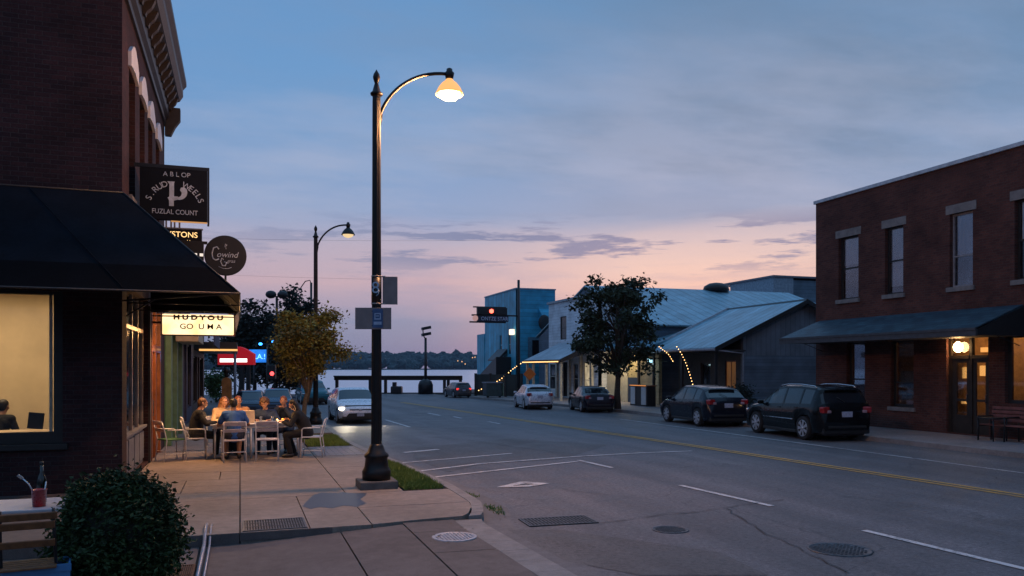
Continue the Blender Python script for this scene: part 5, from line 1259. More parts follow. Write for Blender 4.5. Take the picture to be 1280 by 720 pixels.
# gutter weeds clump handled with grass; wheel stop shadows etc. are real
# flood light pole by the river
fx0, fy0 = xD(532, 65.5)
FP = thing('light_pole', 'thin dark pole with two stacked floodlights at the river railing', 'light pole', (fx0, fy0, ROAD))
MB().tube([(0, 0, 0), (0, 0, 4.6)], [.14, .10], 8).go('pole', m_black, FP)
mb = MB(); mb.tube([(0, 0, 4.5), (-.2, 0, 4.8), (-.22, 0, 5.3), (.0, 0, 5.35)], .05, 6); mb.go('arm', m_black, FP)
for z_ in (4.85, 5.35): MB().box((.05, 0, z_+.05), (.75, .5, .24), ry=R(-12), bev=.04).go('lamp_head', m_black, FP)
MB().lathe([(.62, 0), (.62, .75), (.5, 1.05), (.15, 1.25)], n=10).go('base', m_black, FP)
# river railing / loading beam
PR = thing('river_railing', 'long low dark beam on posts along the river edge', 'railing', (11, 66, ROAD))
xa, ya_ = xD(418, 66.5); xb, yb_ = xD(578, 66.5)
u = (Vector((xb, yb_, 0))-Vector((xa, ya_, 0))); ln = u.length; ang = math.atan2(u.y, u.x); PR.location = (xa, ya_, ROAD); PR.rotation_euler = (0, 0, ang)
MB().b2(0, ln, -.15, .15, 1.12, 1.47).go('beam', m_black, PR); MB().b2(0, ln, -.4, -.16, 1.40, 1.50).go('rail', m_dwood, PR)
for s_ in (.02, .28, .40, .70, .86, .89, .985): MB().b2(ln*s_-.12, ln*s_+.12, -.12, .12, 0, 1.119).go('post', m_black, PR)
MB().b2(ln*.445, ln*.53, -.5, .4, 0, .62, bev=.1).go('bollard_block', m_black, PR); MB().b2(ln*.455, ln*.485, -.2, .2, .62, .95).go('bollard_block', m_black, PR)
MB().b2(-2, ln+1.5, .2, .5, 0, .08).go('kerb_beam', m_black, PR)
# traffic signal gantry
pxx, pyy = G(657, 499, 0)
TG = thing('traffic_signal', 'tall black mast with left arms carrying a red light and name board', 'traffic signal', (17.6, 50.4, 0), 0)
dT = dep(17.6, 50.4); zT = lambda py: zat(py, dT)
k_ = .0535
al = -TH*0
MB().tube([(0, 0, 0), (0, 0, zT(350))], [.12, .085], 10).go('mast', m_black, TG)
mb = MB(); mb.b2(-3.25, 0, -.05, .05, zT(395)-.05, zT(395)+.05); mb.b2(-3.15, -.9, -.04, .04, zT(385)-.04, zT(385)+.04); mb.b2(-3.4, -.9, -.04, .04, zT(403.5)-.05, zT(403.5)+.05); mb.go('arm', m_black, TG)
bx_ = MB().b2(-2.9, -.85, -.16, .10, zT(394.2), zT(385.5), bev=.02).go('signal_box', m_black, TG)
MB().lathe([(.14, -.02), (.14, .02), (.07, .05), (.01, .055)], (-1.95, -.19, zT(390)), n=16, axis='Y', ).go('red_light', EM('red_signal', (1, .10, .06), 5), TG)
MB().b2(-2.9, -.75, -.13, .08, zT(402.6), zT(396), bev=.01).go('name_board', M('dark_blue_board', (.015, .02, .045), .5), TG)
text_mesh('lettering', 'ONTZE STAR', .34, M('board_letters', (.5, .55, .7), .6), TG, (-1.72, -.137, zT(399.4)), (R(90), 0, 0), sx=.92)
MB().lathe([(.19, -.02), (.19, .02), (.1, .05)], (-3.05, -.15, zT(399)), n=14, axis='Y').go('sign_disc', EM('pale_pink_disc', (.8, .45, .42), .5), TG)
# fenced corner by the porch: dark mesh fence, bin, orange diamond board, string light
FE = thing('dark_fence', 'dark boarded fence between the blue building and the porch', 'fence', (16.4, 52.8, 0))
f0 = G(606, 504); f1 = G(660, 501)
A = Vector((*f0, 0)); B = Vector((*f1, 0)); A = Vector((16.1, 55.5, 0)); B = Vector((18.2, 51.5, 0)); FE.location = A; u = B-A; FE.rotation_euler = (0, 0, math.atan2(u.y, u.x)); ln = u.length
MB().b2(0, ln, -.03, .03, .05, 1.55).go('panel', LINES('fence_boards', (.03, .035, .03), pitch=.15, horizontal=False), FE)
for k in range(4): MB().b2(ln*k/3-.06, ln*k/3+.06, -.07, .07, 0, 1.62).go('post', m_dwood, FE)
x_, y_ = G(597, 503, 0)
BN = thing('dumpster', 'dark teal waste bin at the kerb by the farthest car', 'bin', (16.2, 51.8, ROAD+.13))
MB().b2(-.55, .55, -.45, .45, .1, .95, bev=.04).go('body', M('teal_bin', (.02, .05, .06), .5), BN); MB().b2(-.6, .6, -.5, .5, .96, 1.05, bev=.02).go('lid', m_grayp, BN)
for s_ in (-1, 1): MB().lathe([(.09, -.03), (.09, .03)], (s_*.42, -.35, .09), n=10, axis='Y').go('wheel', m_tyre, BN)
MB().b2(.60, .66, -.5, .5, .1, 1.0).go('frame', M('pale_green_frame', (.12, .18, .14), .5), BN)
dS = dep(17.9, 49.8)
OD = thing('warning_sign', 'orange diamond warning sign below the porch corner', 'sign', (18.0, 49.4, 0))
MB().tube([(0, 0, 0), (0, 0, 1.3)], .03, 6).go('post', m_black, OD)
MB().box((0, -.05, 1.60), (.62, .02, .62), ry=R(45), bev=.008).go('panel', M('orange_sign', (.55, .14, .02), .5), OD)
def light_string(label, pts, n, strength=7, col=(1, .55, .2), r_=.035, grp=None):
    o0 = Vector(pts[0]); t = thing('string_lights', label, 'string lights', o0, group=grp)
    P = [Vector(p)-o0 for p in pts]; MB().tube(P, .008, 5).go('cable', m_black, t)
    m = EM('string_bulb_glow', col, strength); L_ = [(b_-a).length for a, b_ in zip(P, P[1:])]; T = sum(L_)
    mb = MB(); mb.ball((0, 0, 0), r_, 8); b0 = None
    for k in range(n):
        d = T*k/(n-1); i = 0
        while i < len(L_)-1 and d > L_[i]: d -= L_[i]; i += 1
        p = P[i].lerp(P[i+1], min(1, d/L_[i]))-Vector((0, 0, r_*.8))
        if b0 is None: b0 = mb.go('bulb', m, t); b0.location = p
        else: c = b0.copy(); COL.objects.link(c); c.location = p
    return t
X_ = 18.38; p0, p1 = yX(699, 18.4), yX(655, 18.4)
light_string('warm light string along the eave of the pale porch roof', [(X_-.08, p0, 2.42), (X_-.08, p1, 2.42)], 44, 2.4, r_=.035)
zz2 = zat(492, dep(16.3, 54))
light_string('warm light string sloping down from the porch corner to the dark fence', [(18.3, p1, 2.42), (17.9, 52.5, 1.95), (17.2, 53.2, 1.2), (16.5, 53.8, .75), (15.95, 54.2, .45)], 20, 4, r_=.035)
yg_ = 38.3
def s3(px, py, D): x, y = xD(px, D); return (x, y, zat(py, D))
light_string('warm light string curving down beside the grey gabled building', [s3(846, 433, 39.5), s3(852, 442, 39.3), s3(858, 455, 39.0), s3(863, 470, 38.8), s3(867, 484, 38.6)], 15, 7, r_=.02)
light_string('short warm light string sagging under the low yellow shopfront roof', [s3(824, 433, 41.5), s3(829, 437, 41.2), s3(833, 440, 41.0), s3(837, 444, 40.8), s3(841, 451, 40.5)], 9, 7, r_=.02)
# bench by the right entrance
BE = thing('bench', 'red slatted wooden bench with black metal arms outside the right brick building', 'bench', (19.75, yX(1272, 20.0), 0), R(0))
yb0 = 0
for k in range(4): MB().b2(.28+k*.022, .30+k*.022, -.85, .85, .52+k*.11, .60+k*.11, bev=.008).go('back_slat', M('red_slat', (.20, .07, .06), .6) if k == 0 else bpy.data.materials['red_slat'], BE)
for k in range(4): MB().b2(-.22+k*.12, -.12+k*.12, -.85, .85, .42, .445, bev=.006).go('seat_slat', bpy.data.materials['red_slat'], BE)
for y in (-.8, 0, .8):
    mb = MB(); mb.tube([(-.24, y, 0), (-.22, y, .42), (-.24, y, .66), (.30, y, .66)], .022, 6); mb.tube([(.30, y, 0), (.28, y, .42), (.40, y, .95)], .022, 6); mb.tube([(-.22, y, .40), (.28, y, .40)], .02, 6); mb.go('end_frame', m_black, BE)
st_ = thing('side_table', 'small dark outdoor table beside the red bench', 'table', (19.6, yX(1247, 19.8), 0))
MB().b2(-.28, .28, -.28, .28, .60, .64, bev=.01).go('tabletop', m_black, st_)
for a in (-.24, .24):
    for b_ in (-.24, .24): MB().tube([(a, b_, 0), (a, b_, .6)], .018, 6).go('leg', m_black, st_)
# small planted shrub in front of grey gable + left red domed sign etc.
RD = thing('domed_sign', 'red dome-topped sign with a glowing white bar, raised on two dark posts', 'sign', (0, 0, 0))
x_, y_ = xD(296, 52); RD.location = (x_, y_, 0); RD.rotation_euler = (0, 0, -TH)
mr = EM('backlit_red', (.75, .012, .02), .38); z0_ = zat(456, 52); z1_ = zat(443, 52); z2_ = zat(433, 52)
pts = [(-1.15, z0_), (1.15, z0_), (1.15, z1_+.02)]+[(1.15-2.3*k/12, z1_+(z2_-z1_)*math.sin(math.pi*k/12)) for k in range(1, 12)]+[(-1.15, z1_+.02)]
mb = MB(); mb.extr([(x, -.25, z) for x, z in pts], (0, .5, 0)); mb.go('panel', mr, RD)
MB().b2(-1.0, .75, -.27, -.251, z0_+.17, z0_+.40).go('light_bar', EM('white_bar', (1, .86, .8), 2.6), RD)
for x in (.35, .75): MB().b2(x-.12, x+.12, -.1, .1, -.1, z0_-.001).go('post', m_black, RD)
BS = thing('lit_sign', 'bright blue glowing box sign beside the red domed sign', 'sign', (*xD(323, 55), 0), group=None); BS.rotation_euler = (0, 0, -TH)
MB().b2(-.62, .62, -.12, .12, zat(453, 55), zat(437, 55), bev=.03).go('panel', EM('blue_glow', (.02, .22, .85), 1.5, .5, 3), BS)
text_mesh('lettering', 'LA.!', .5, EM('light_blue_letters', (.2, .6, 1), 2.2), BS, (.12, -.135, zat(446, 55)), (R(90), 0, 0)); MB().tube([(-.3, 0, 0), (-.3, 0, zat(453, 55))], .06, 6).go('post', m_black, BS)
TS = thing('traffic_light', 'black traffic light showing red among the dark trees', 'traffic light', (*xD(341, 50), 0)); TS.rotation_euler = (0, 0, -TH)
zr_ = zat(467, 50); MB().tube([(-.35, 0, 0), (-.35, 0, 2.6)], .06, 6).go('pole', m_black, TS); MB().b2(-.30, .18, -.15, .15, zr_-.35, zr_+.55, bev=.04).go('housing', m_black, TS); MB().ball((-.0, -.17, zr_), (.13, .05, .13), 12).go('red_lens', EM('red_lens_glow', (1, .06, .06), 4), TS)
BLs = thing('blue_lights', 'pair of small blue lamps on a bar in the dark trees', 'lamps', (*xD(334, 52), zat(430, 52))); BLs.rotation_euler = (0, 0, -TH)
MB().tube([(-.6, 0, -.05), (.6, 0, .12)], .03, 6).go('bar', m_black, BLs); MB().tube([(0, 0, 0), (0, 0, -zat(430, 52))], .05, 6).go('pole', m_black, BLs)
for x, z in ((-.42, .0), (.42, .16)): MB().ball((x, -.05, z), (.12, .08, .09), 10).go('bulb', EM('blue_bulb', (.03, .28, 1), 6), BLs)
FL = thing('light_pole', 'floodlight pole with a pair of dark lamp heads among the left trees', 'light pole', (*xD(346, 60), 0))
zf = zat(370, 60); MB().tube([(0, 0, 0), (0, 0, zf)], .09, 8).go('pole', m_black, FL)
for s_ in (-1, 1): MB().ball((s_*.42, 0, zf+.1), (.42, .3, .30), 10).go('lamp_head', m_black, FL)
CL = thing('light_pole', 'curved-arm lamp pole peeking over the left trees below the overhead wires', 'light pole', (*xD(389, 70), 0))
zc = zat(349, 70); MB().tube([(0, 0, 0), (0, 0, zc-.3)], .10, 8).go('pole', m_black, CL); MB().tube([(0, 0, zc-.5), (-.1, 0, zc-.1), (-.5, 0, zc-.2), (-.9, 0, zc-.8)], .05, 6).go('arm', m_black, CL); MB().ball((-.95, 0, zc-.9), (.2, .15, .1), 8).go('lamp_head', m_black, CL)
RBd = thing('round_top_board', 'tan round-topped wooden board with a dark finial behind the seated diners', 'sign board', (*xD(283.5, 31), -.0)); RBd.rotation_euler = (0, 0, -TH)
pts = [(-.19, .55), (.19, .55), (.19, 1.45)]+[(.19*math.cos(R(180*k/10)), 1.45+.19*math.sin(R(180*k/10))) for k in range(1, 10)]+[(-.19, 1.45)]
mb = MB(); mb.extr([(x, -.03, z) for x, z in pts], (0, .06, 0)); mb.go('board', M('tan_board', (.40, .20, .07), .6), RBd)
mb = MB(); mb.lathe([(.16, 0), (.16, .03), (.03, .06), (.03, .54)], n=10); mb.go('stand', m_black, RBd); mb = MB(); mb.lathe([(.05, 1.645), (.10, 1.70), (.06, 1.78), (.13, 1.84), (.13, 1.92), (.08, 2.0), (.02, 2.04)], n=12); mb.go('finial', m_black, RBd)
# overhead wires
def wire(label, P0, P1, sag):
    pts = []
    for k in range(21):
        t_ = k/20; v = Vector(P0).lerp(Vector(P1), t_); v.z -= sag*4*t_*(1-t_); pts.append(v)
    o = MB().tube(pts, .005, 4).go('overhead_wire', m_black); tag(o, label, 'wire')
wire('upper overhead wire passing behind the round black sign to the farther lamp post', (-16, 44, zat(318, 46)), (*xD(620, 60), zat(300, 60)), .3)
wire('lower overhead wire above the left trees', (-18, 52, zat(350, 55)), (*xD(470, 62), zat(349, 62)), .2)
# ======================= trees and shrubs =======================
m_bark = M('bark', (.055, .04, .03), .9, var=.4, scale=14, bmp=.6)
m_bark2 = M('pale_bark', (.20, .13, .07), .85, var=.3, scale=14, bmp=.5)
lf_dark = leafmat('dark_maple_leaves', (.018, .028, .014), (.03, .045, .02), (.05, .05, .02))
lf_auto = leafmat('turning_leaves', (.22, .18, .03), (.36, .27, .05), (.44, .16, .05))
lf_auto2 = leafmat('deep_turning_leaves', (.12, .10, .02), (.20, .14, .035), (.26, .08, .035))
lf_far = leafmat('far_tree_leaves', (.012, .018, .014), (.018, .028, .02), (.03, .03, .02))
lf_bush = leafmat('boxwood_leaves', (.010, .022, .006), (.02, .042, .010), (.04, .07, .016), .6)
def leaves_obj(name, clusters, per, size, mats, parent, rn, flat=.35, asp=.55):
    V = []; F = []; MI = []
    for (c, r_, mi) in clusters:
        for k in range(per):
            p = Vector((rn.gauss(0, 1)*r_, rn.gauss(0, 1)*r_, rn.gauss(0, .75)*r_))+c
            d = Vector((rn.gauss(0, 1), rn.gauss(0, 1), rn.gauss(-.2, .6))).normalized(); nrm = Vector((rn.gauss(0, 1), rn.gauss(0, 1), rn.gauss(.6, 1))).normalized()
            s_ = d.cross(nrm).normalized(); L_ = size*rn.uniform(.6, 1.35); w2 = L_*asp*.5; o_ = len(V); up = nrm*L_*.12
            V += [p, p+d*L_*.45+s_*w2+up, p+d*L_, p+d*L_*.45-s_*w2+up]; F.append((o_, o_+1, o_+2, o_+3)); MI.append(mi)
    me = bpy.data.meshes.new(name); me.from_pydata([tuple(v) for v in V], [], F)
    for m in mats: me.materials.append(m)
    me.polygons.foreach_set('material_index', MI)
    o = bpy.data.objects.new(name, me); COL.objects.link(o); o.parent = parent; return o
def tree(name, label, x, y, z, th, cz, rad, ncl, per, size, mats, bark, seed, r0=.12, lean=(0, 0), vase=0, clr=.28, nlimb=9, group=None, cat='tree', lobes=0):
    rn = random.Random(seed); t = thing(name, label, cat, (x, y, z), group=group)
    mb = MB(); top = Vector((lean[0], lean[1], th)); pts = [Vector((0, 0, -.1)), Vector((rn.gauss(0, .02), 0, th*.35)), Vector((lean[0]*.5+rn.gauss(0, .04), lean[1]*.5, th*.7)), top, Vector((lean[0]*1.2, lean[1], cz+rad[2]*.25)), Vector((lean[0]*1.2+.05, lean[1], cz+rad[2]*.75))]
    mb.tube(pts, [r0*1.25, r0, r0*.85, r0*.7, r0*.3, r0*.08], 10)
    cl = []; C0 = Vector((lean[0], lean[1], cz)); lumps = []
    for k in range(lobes):
        a = 2.4*k+rn.uniform(-.4, .4); zz_ = 1-2*(k+.5)/lobes; q = math.sqrt(1-zz_*zz_); lumps.append(Vector((q*math.cos(a), q*math.sin(a), zz_))*rn.uniform(.52, .86))
    for k in range(ncl):
        for _ in range(50):
            v = Vector((rn.uniform(-1, 1), rn.uniform(-1, 1), rn.uniform(-1, 1)))
            l = v.length
            if .25 < l < 1: break
        v = v*(.72+.38*rn.random())
        if lobes:
            w3 = Vector((rn.gauss(0, 1), rn.gauss(0, 1), rn.gauss(0, .7))).normalized(); v = rn.choice(lumps)+w3*rn.uniform(.10, .36)
        if vase: s_ = .45+.55*min(1, max(0, (v.z+1)/1.1)); v.x *= s_; v.y *= s_
        p = C0+Vector((v.x*rad[0], v.y*rad[1], v.z*rad[2]))*1.0
        cl.append((p, clr*rn.uniform(.6, 1.2), rn.randrange(len(mats))))
    limbs = []
    for k in range(nlimb):
        p = cl[k % len(cl)][0]; f_ = rn.uniform(.55, 1.0); s0 = Vector((lean[0]*f_, lean[1]*f_, th*f_)) if not vase else Vector((lean[0]*.8, lean[1]*.8, th*rn.uniform(.62, .9)))
        mid = s0.lerp(p, .5)+Vector((rn.gauss(0, .12), rn.gauss(0, .12), rn.uniform(.0, .25)))*rad[0]*.4
        mb.tube([s0, mid, p], [r0*.42, r0*.25, r0*.08], 6); limbs.append((mid, p))
    for c, r_, _ in cl[nlimb:]:
        b = min(limbs, key=lambda q: (q[0]-c).length)[0]; mb.tube([b, b.lerp(c, .55)+Vector((0, 0, .08)), c], [r0*.16, r0*.1, r0*.03], 4)
    mb.go('trunk', bark, t)
    leaves_obj('crown', cl, per, size, mats, t, rn)
    return t
tx_, ty_ = G(776, 518, 0)
tree('street_tree', 'dark maple street tree beside the parked dark sedan', 17.5, 35.4, 0, 2.2, 4.15, (2.45, 2.3, 2.55), 84, 95, .22, [lf_dark], m_bark, 11, .15, clr=.24, nlimb=24, lobes=16)
tree('street_tree', 'small street tree with yellowing leaves between the diners and the white car', 2.05, 27.6, 0, 1.3, 2.72, (1.30, 1.2, 1.22), 86, 135, .12, [lf_auto, lf_auto, lf_auto2], m_bark2, 5, .085, lean=(.12, 0), vase=1, clr=.17, nlimb=14, lobes=14)
GT = 'dark trees at the river end'
for i, (px, D, w_, top_, lab) in enumerate([(318, 60, 2.4, 378, 'dark feathery tree behind the red domed sign'), (344, 66, 2.2, 395, 'dark tree behind the red traffic light'), (372, 62, 1.8, 366, 'dark spiky tree rising behind the yellowing street tree'), (300, 72, 2.6, 402, 'dark low tree beside the end of the shopfronts'), (360, 58, 2.0, 405, 'dark low tree behind the blue grey parked car')]):
    x_, y_ = xD(px, D); h_ = zat(top_, D)
    tree('dark_tree', lab, x_, y_, 0, h_*.35, h_*.58, (w_, w_*.8, h_*.44), 60, 90, .34, [lf_far], m_bark, 20+i, .14, clr=.42, nlimb=8, group=GT)
x_, y_ = xD(270, 49); tree('shrub', 'green shrub at the far end of the left shopfronts', x_, y_, 0, .4, 1.0, (.8, .8, .8), 22, 90, .18, [leafmat('shrub_leaves', (.03, .06, .02), (.05, .10, .03))], m_bark, 31, .05, clr=.25, nlimb=5, cat='shrub')
x_, y_ = G(948, 520, 0); tree('shrub', 'small dark shrub against the grey gabled building', 22.0, 31.6, 0, .3, .75, (.4, .4, .7), 18, 60, .12, [lf_far], m_bark, 33, .03, clr=.16, nlimb=5, cat='shrub')
# clipped boxwood in the foreground
BU = thing('boxwood_bush', 'large rounded dark green clipped bush in the left foreground', 'bush', (-1.06, 8.2, -.13))
rn = random.Random(9); cl = []
for k in range(560):
    v = Vector((rn.gauss(0, 1), rn.gauss(0, 1), rn.gauss(0, 1))).normalized(); s_ = rn.uniform(.78, 1.0)*(1+.05*math.sin(v.x*7+1)*math.cos(v.z*6+v.y*4))+(rn.uniform(.03, .13) if rn.random() < .07 else 0)
    if v.z < -.2: s_ = .95
    p = Vector((v.x*.47*s_, v.y*.47*s_, .60+v.z*.56*s_))
    if v.z < 0: p.x = v.x*.56*s_; p.y = v.y*.56*s_
    cl.append((p, .045+.03*rn.random(), 0 if rn.random() < .6 else 1))
leaves_obj('foliage', cl, 52, .054, [lf_bush, leafmat('boxwood_leaves_light', (.018, .038, .01), (.04, .07, .02), (.075, .11, .03), .6)], BU, rn, asp=.5)
mb = MB(); mb.ball((0, 0, .58), (.46, .46, .46), 20); mb.go('twig_core', M('dark_twigs', (.012, .014, .008), .95), BU); mb = MB(); mb.tube([(0, 0, 0), (0, 0, .4)], .05, 8)
for k in range(7): mb.tube([(0, 0, .1), (.2*math.cos(k), .2*math.sin(k), .35)], .015, 5)
mb.go('stem', m_bark, BU)
# ======================= people =======================
def caps(mb, a, b_, r0, r1, n=10):
    a = Vector(a); b_ = Vector(b_); d = b_-a; L_ = max(d.length, 1e-4); pts = []; rs = []
    dn = d/L_
    for k in range(5): t_ = R(90*k/4); pts.append(a-dn*r0*math.cos(t_)*.999); rs.append(max(.0015, r0*math.sin(t_)))
    for k in range(5): t_ = R(90*k/4); pts.append(b_+dn*r1*math.sin(t_)*.999); rs.append(max(.0015, r1*math.cos(t_)))
    mb.tube(pts, rs, n)
def ik(s_, h_, l1, l2, hint):
    s_ = Vector(s_); h_ = Vector(h_); d = h_-s_; L_ = min(d.length, (l1+l2)*.995); dn = d.normalized(); h2 = s_+dn*L_
    a = (l1*l1-l2*l2+L_*L_)/(2*L_); hh = math.sqrt(max(0, l1*l1-a*a)); hint = Vector(hint); hint = (hint-dn*hint.dot(dn)).normalized()
    return s_+dn*a+hint*hh, h2
m_skin = M('skin', (.42, .22, .15), .55, var=.08, bmp=0); m_skin2 = M('tan_skin', (.32, .17, .11), .55, var=.08, bmp=0)
m_eye = M('eye_dark', (.02, .015, .01), .2, bmp=0)
def hair_mat(n, c): return M(n, c, .5, var=.4, scale=40, bmp=.5)
def person(label, x, y, rz, skin, hair, hairstyle, top, legs, lean=15, turn=0, nod=18, hands=((-.17, .42, .80), (.17, .42, .80)), sleeves='long', leg='long', knee=(.43, .50), foot_back=0.0, hs=1.0, shoe=None, glasses=False, z0=0, sit=.47):
    """seated adult facing local +Y; hip at the origin"""
    t = thing('person', label, 'person', (x, y, z0), rz); k = hs
    P = Vector((0, 0, sit+.10)); ln = R(lean); S = P+Vector((0, math.sin(ln)*.47, math.cos(ln)*.47))*k; mid = P.lerp(S, .5)+Vector((0, -.02, 0))
    sh = [S+Vector((s_*.175, .0, -.03)) for s_ in (-1, 1)]; nk = S+Vector((0, .035+math.sin(ln)*.05, .08)); 
    hc = nk+Vector((0, .03+math.sin(ln)*.04, .105)); HR = Euler((-R(nod), 0, R(turn))).to_matrix()
    hip = [P+Vector((s_*.09, .02, -.02)) for s_ in (-1, 1)]; kn = [Vector((s_*(.11+.03), knee[0], knee[1])) for s_ in (-1, 1)]; an = [Vector((s_*.13, knee[0]-.02-foot_back*(1 if s_ > 0 else .6), .10)) for s_ in (-1, 1)]
    el = []; hd = []
    for i, s_ in enumerate((-1, 1)):
        e, h_ = ik(sh[i], hands[i], .29*k, .26*k, (s_*.8, -.4, -.7)); el.append(e); hd.append(h_)
    mb = MB()
    caps(mb, P, mid, .135, .125, 14); caps(mb, mid, S-Vector((0, 0, .09)), .125, .13, 14); caps(mb, sh[0], sh[1], .07, .07, 12); caps(mb, sh[0]*.6+S*.4-Vector((0, 0, .08)), sh[1]*.6+S*.4-Vector((0, 0, .08)), .10, .10, 12)
    caps(mb, S, nk+Vector((0, .01, .03)), .062, .052, 12)
    def H(v): return hc+HR @ Vector(v)
    mb.ball(H((0, -.01, .02)), (.076, .094, .100), 18, rot=HR); caps(mb, H((0, .035, -.03)), H((0, .055, -.078)), .056, .030, 12); mb.ball(H((0, .03, -.02)), (.062, .062, .07), 14, rot=HR)
    caps(mb, H((0, .084, .018)), H((0, .104, -.018)), .010, .015, 8); mb.ball(H((0, .088, -.047)), (.024, .011, .008), 8, rot=HR); mb.ball(H((0, .086, .036)), (.05, .012, .009), 10, rot=HR)
    for s_ in (-1, 1): mb.ball(H((s_*.077, -.005, .0)), (.012, .022, .032), 8, rot=HR); mb.ball(H((s_*.04, .068, -.018)), (.02, .02, .02), 8)
    for i, s_ in enumerate((-1, 1)):
        caps(mb, hip[i], kn[i], .088, .062); caps(mb, kn[i], kn[i].lerp(an[i], .35), .058, .056); caps(mb, kn[i].lerp(an[i], .35), an[i], .056, .038); caps(mb, an[i]-Vector((0, .03, .045)), an[i]+Vector((s_*.02, .14, -.065)), .040, .032)
        caps(mb, sh[i], el[i], .050, .038); caps(mb, el[i], el[i].lerp(hd[i], .35), .038, .038); caps(mb, el[i].lerp(hd[i], .35), hd[i], .038, .025)
        f = (hd[i]-el[i]).normalized(); f = (f*.6+Vector((-s_*.25, .6, -.12))).normalized(); sd = f.cross(Vector((0, 0, 1))).normalized()
        for q in (-.03, -.01, .01, .03): caps(mb, hd[i]+f*.01+sd*q*.6, hd[i]+f*.075+sd*q, .014, .012, 6)
        for q, L_ in ((-.032, .055), (-.011, .075), (.011, .08), (.032, .068)):
            a = hd[i]+f*.08+sd*q*1.1; b1 = a+f*L_*.55+Vector((0, 0, -.004)); c1 = b1+f*L_*.4+Vector((0, 0, -.022)); caps(mb, a, b1, .0095, .009, 6); caps(mb, b1, c1, .009, .0075, 6)
        a = hd[i]+f*.025-sd*s_*(-.03)*(-1); caps(mb, a, a+f*.045-sd*s_*.035*(-1)*(-1), .012, .010, 6)
    remesh_obj(mb, 'body', skin, t, .0085, 2)
    # face details
    for s_ in (-1, 1): mb = MB(); mb.ball(H((s_*.031, .078, .012)), (.011, .006, .006), 8, rot=HR); mb.go('eye', m_eye, t)
    # clothes
    mb = MB(); caps(mb, P+Vector((0, 0, -.02)), mid, .158, .148, 14); caps(mb, mid, S-Vector((0, .0, .09)), .148, .150, 14); caps(mb, sh[0]*.97, sh[1]*.97+S*.0, .083, .083, 12) if False else caps(mb, sh[0], sh[1], .082, .082, 12); caps(mb, sh[0]*.6+S*.4-Vector((0, 0, .08)), sh[1]*.6+S*.4-Vector((0, 0, .08)), .118, .118, 12)
    for i in (0, 1):
        if sleeves == 'long': caps(mb, sh[i], el[i], .070, .056); caps(mb, el[i], el[i].lerp(hd[i], .9), .056, .040)
        else: caps(mb, sh[i], sh[i].lerp(el[i], .66), .070, .066)
    if hairstyle == 'hood': caps(mb, S+Vector((-.07, -.06, .05)), S+Vector((.07, -.06, .05)), .06, .06)
    remesh_obj(mb, 'jacket' if sleeves == 'long' else 'shirt', top, t, .012, 3)
    mb = MB(); caps(mb, P+Vector((-.05, 0, -.01)), P+Vector((.05, 0, -.01)), .150, .150, 12)
    for i in (0, 1):
        if leg == 'long': caps(mb, hip[i], kn[i], .106, .078); caps(mb, kn[i], an[i]+Vector((0, 0, .02)), .076, .058)
        else: caps(mb, hip[i], hip[i].lerp(kn[i], .82), .108, .088)
    remesh_obj(mb, 'trousers' if leg == 'long' else 'shorts', legs, t, .012, 3)
    for i, s_ in enumerate((-1, 1)):
        mb = MB(); caps(mb, an[i]-Vector((0, .035, .045)), an[i]+Vector((s_*.02, .10, -.055)), .052, .044); caps(mb, an[i]+Vector((s_*.01, .06, -.06)), an[i]+Vector((s_*.02, .155, -.062)), .043, .036); remesh_obj(mb, 'shoe', shoe or m_black, t, .012, 2)
    # hair
    mb = MB()
    if hairstyle == 'curly':
        rn = random.Random(3)
        for _ in range(90):
            v = Vector((rn.gauss(0, 1), rn.gauss(-.35, 1), rn.gauss(.3, 1))).normalized()
            if v.y > .45 and v.z < .5: continue
            mb.ball(H((v.x*.095, v.y*.11-.01, .03+v.z*.11)), rn.uniform(.022, .036), 8)
    else:
        def sheet(z0_, ex=0.012):
            pass
        for (c, r_) in (((0, -.022, .036), (.084, .098, .092)), ((0, -.045, .0), (.078, .070, .09))): mb.ball(H(c), r_, 18, rot=HR)
        if hairstyle == 'long':
            for dx in (-.05, 0, .05): caps(mb, H((dx, -.055, .03)), H((dx*1.3, -.05, -.02)), .055, .055); caps(mb, H((dx*1.3, -.06, -.02)), nk+Vector((dx*1.5, -.10, -.10)), .05, .045); caps(mb, nk+Vector((dx*1.5, -.10, -.10)), nk+Vector((dx*1.3, -.13, -.24)), .042, .025)
        if hairstyle == 'bun': mb.ball(H((0, -.12, .05)), .045, 12)
    remesh_obj(mb, 'hair', hair, t, .010, 2)
    if glasses:
        mb = MB()
        for s_ in (-1, 1):
            pts = [H((s_*.034+.022*math.cos(R(a)), .092, .012+.018*math.sin(R(a)))) for a in range(0, 361, 30)]; mb.tube(pts, .0022, 4); mb.tube([H((s_*.056, .09, .015)), H((s_*.078, .0, .012))], .0022, 4)
        mb.go('glasses', m_black, t)
    return t
cb = M('black_cloth', (.012, .012, .014), .9); cbl = M('royal_blue_cotton', (.03, .11, .34), .85, var=.15); cdk = M('dark_denim', (.02, .025, .045), .9); cnv = M('navy_cloth', (.02, .04, .10), .9); cbe = M('beige_knit', (.45, .32, .20), .9)
hb = hair_mat('brown_hair', (.10, .045, .018)); hblk = hair_mat('black_hair', (.012, .010, .010)); hred = hair_mat('auburn_hair', (.20, .06, .02)); hlong = hair_mat('chestnut_hair', (.18, .075, .03))
mwsh = M('white_sneaker', (.6, .58, .55), .6)
TBX, TBY = .38, 19.05      # centre of the dining table
person('person in black jacket and glasses in the white armchair left of the table', -.92, 18.95, R(-85), m_skin, hb, 'short', cb, cb, lean=8, nod=14, glasses=True, shoe=mwsh, hands=((-.12, .42, .78), (.14, .42, .80)))
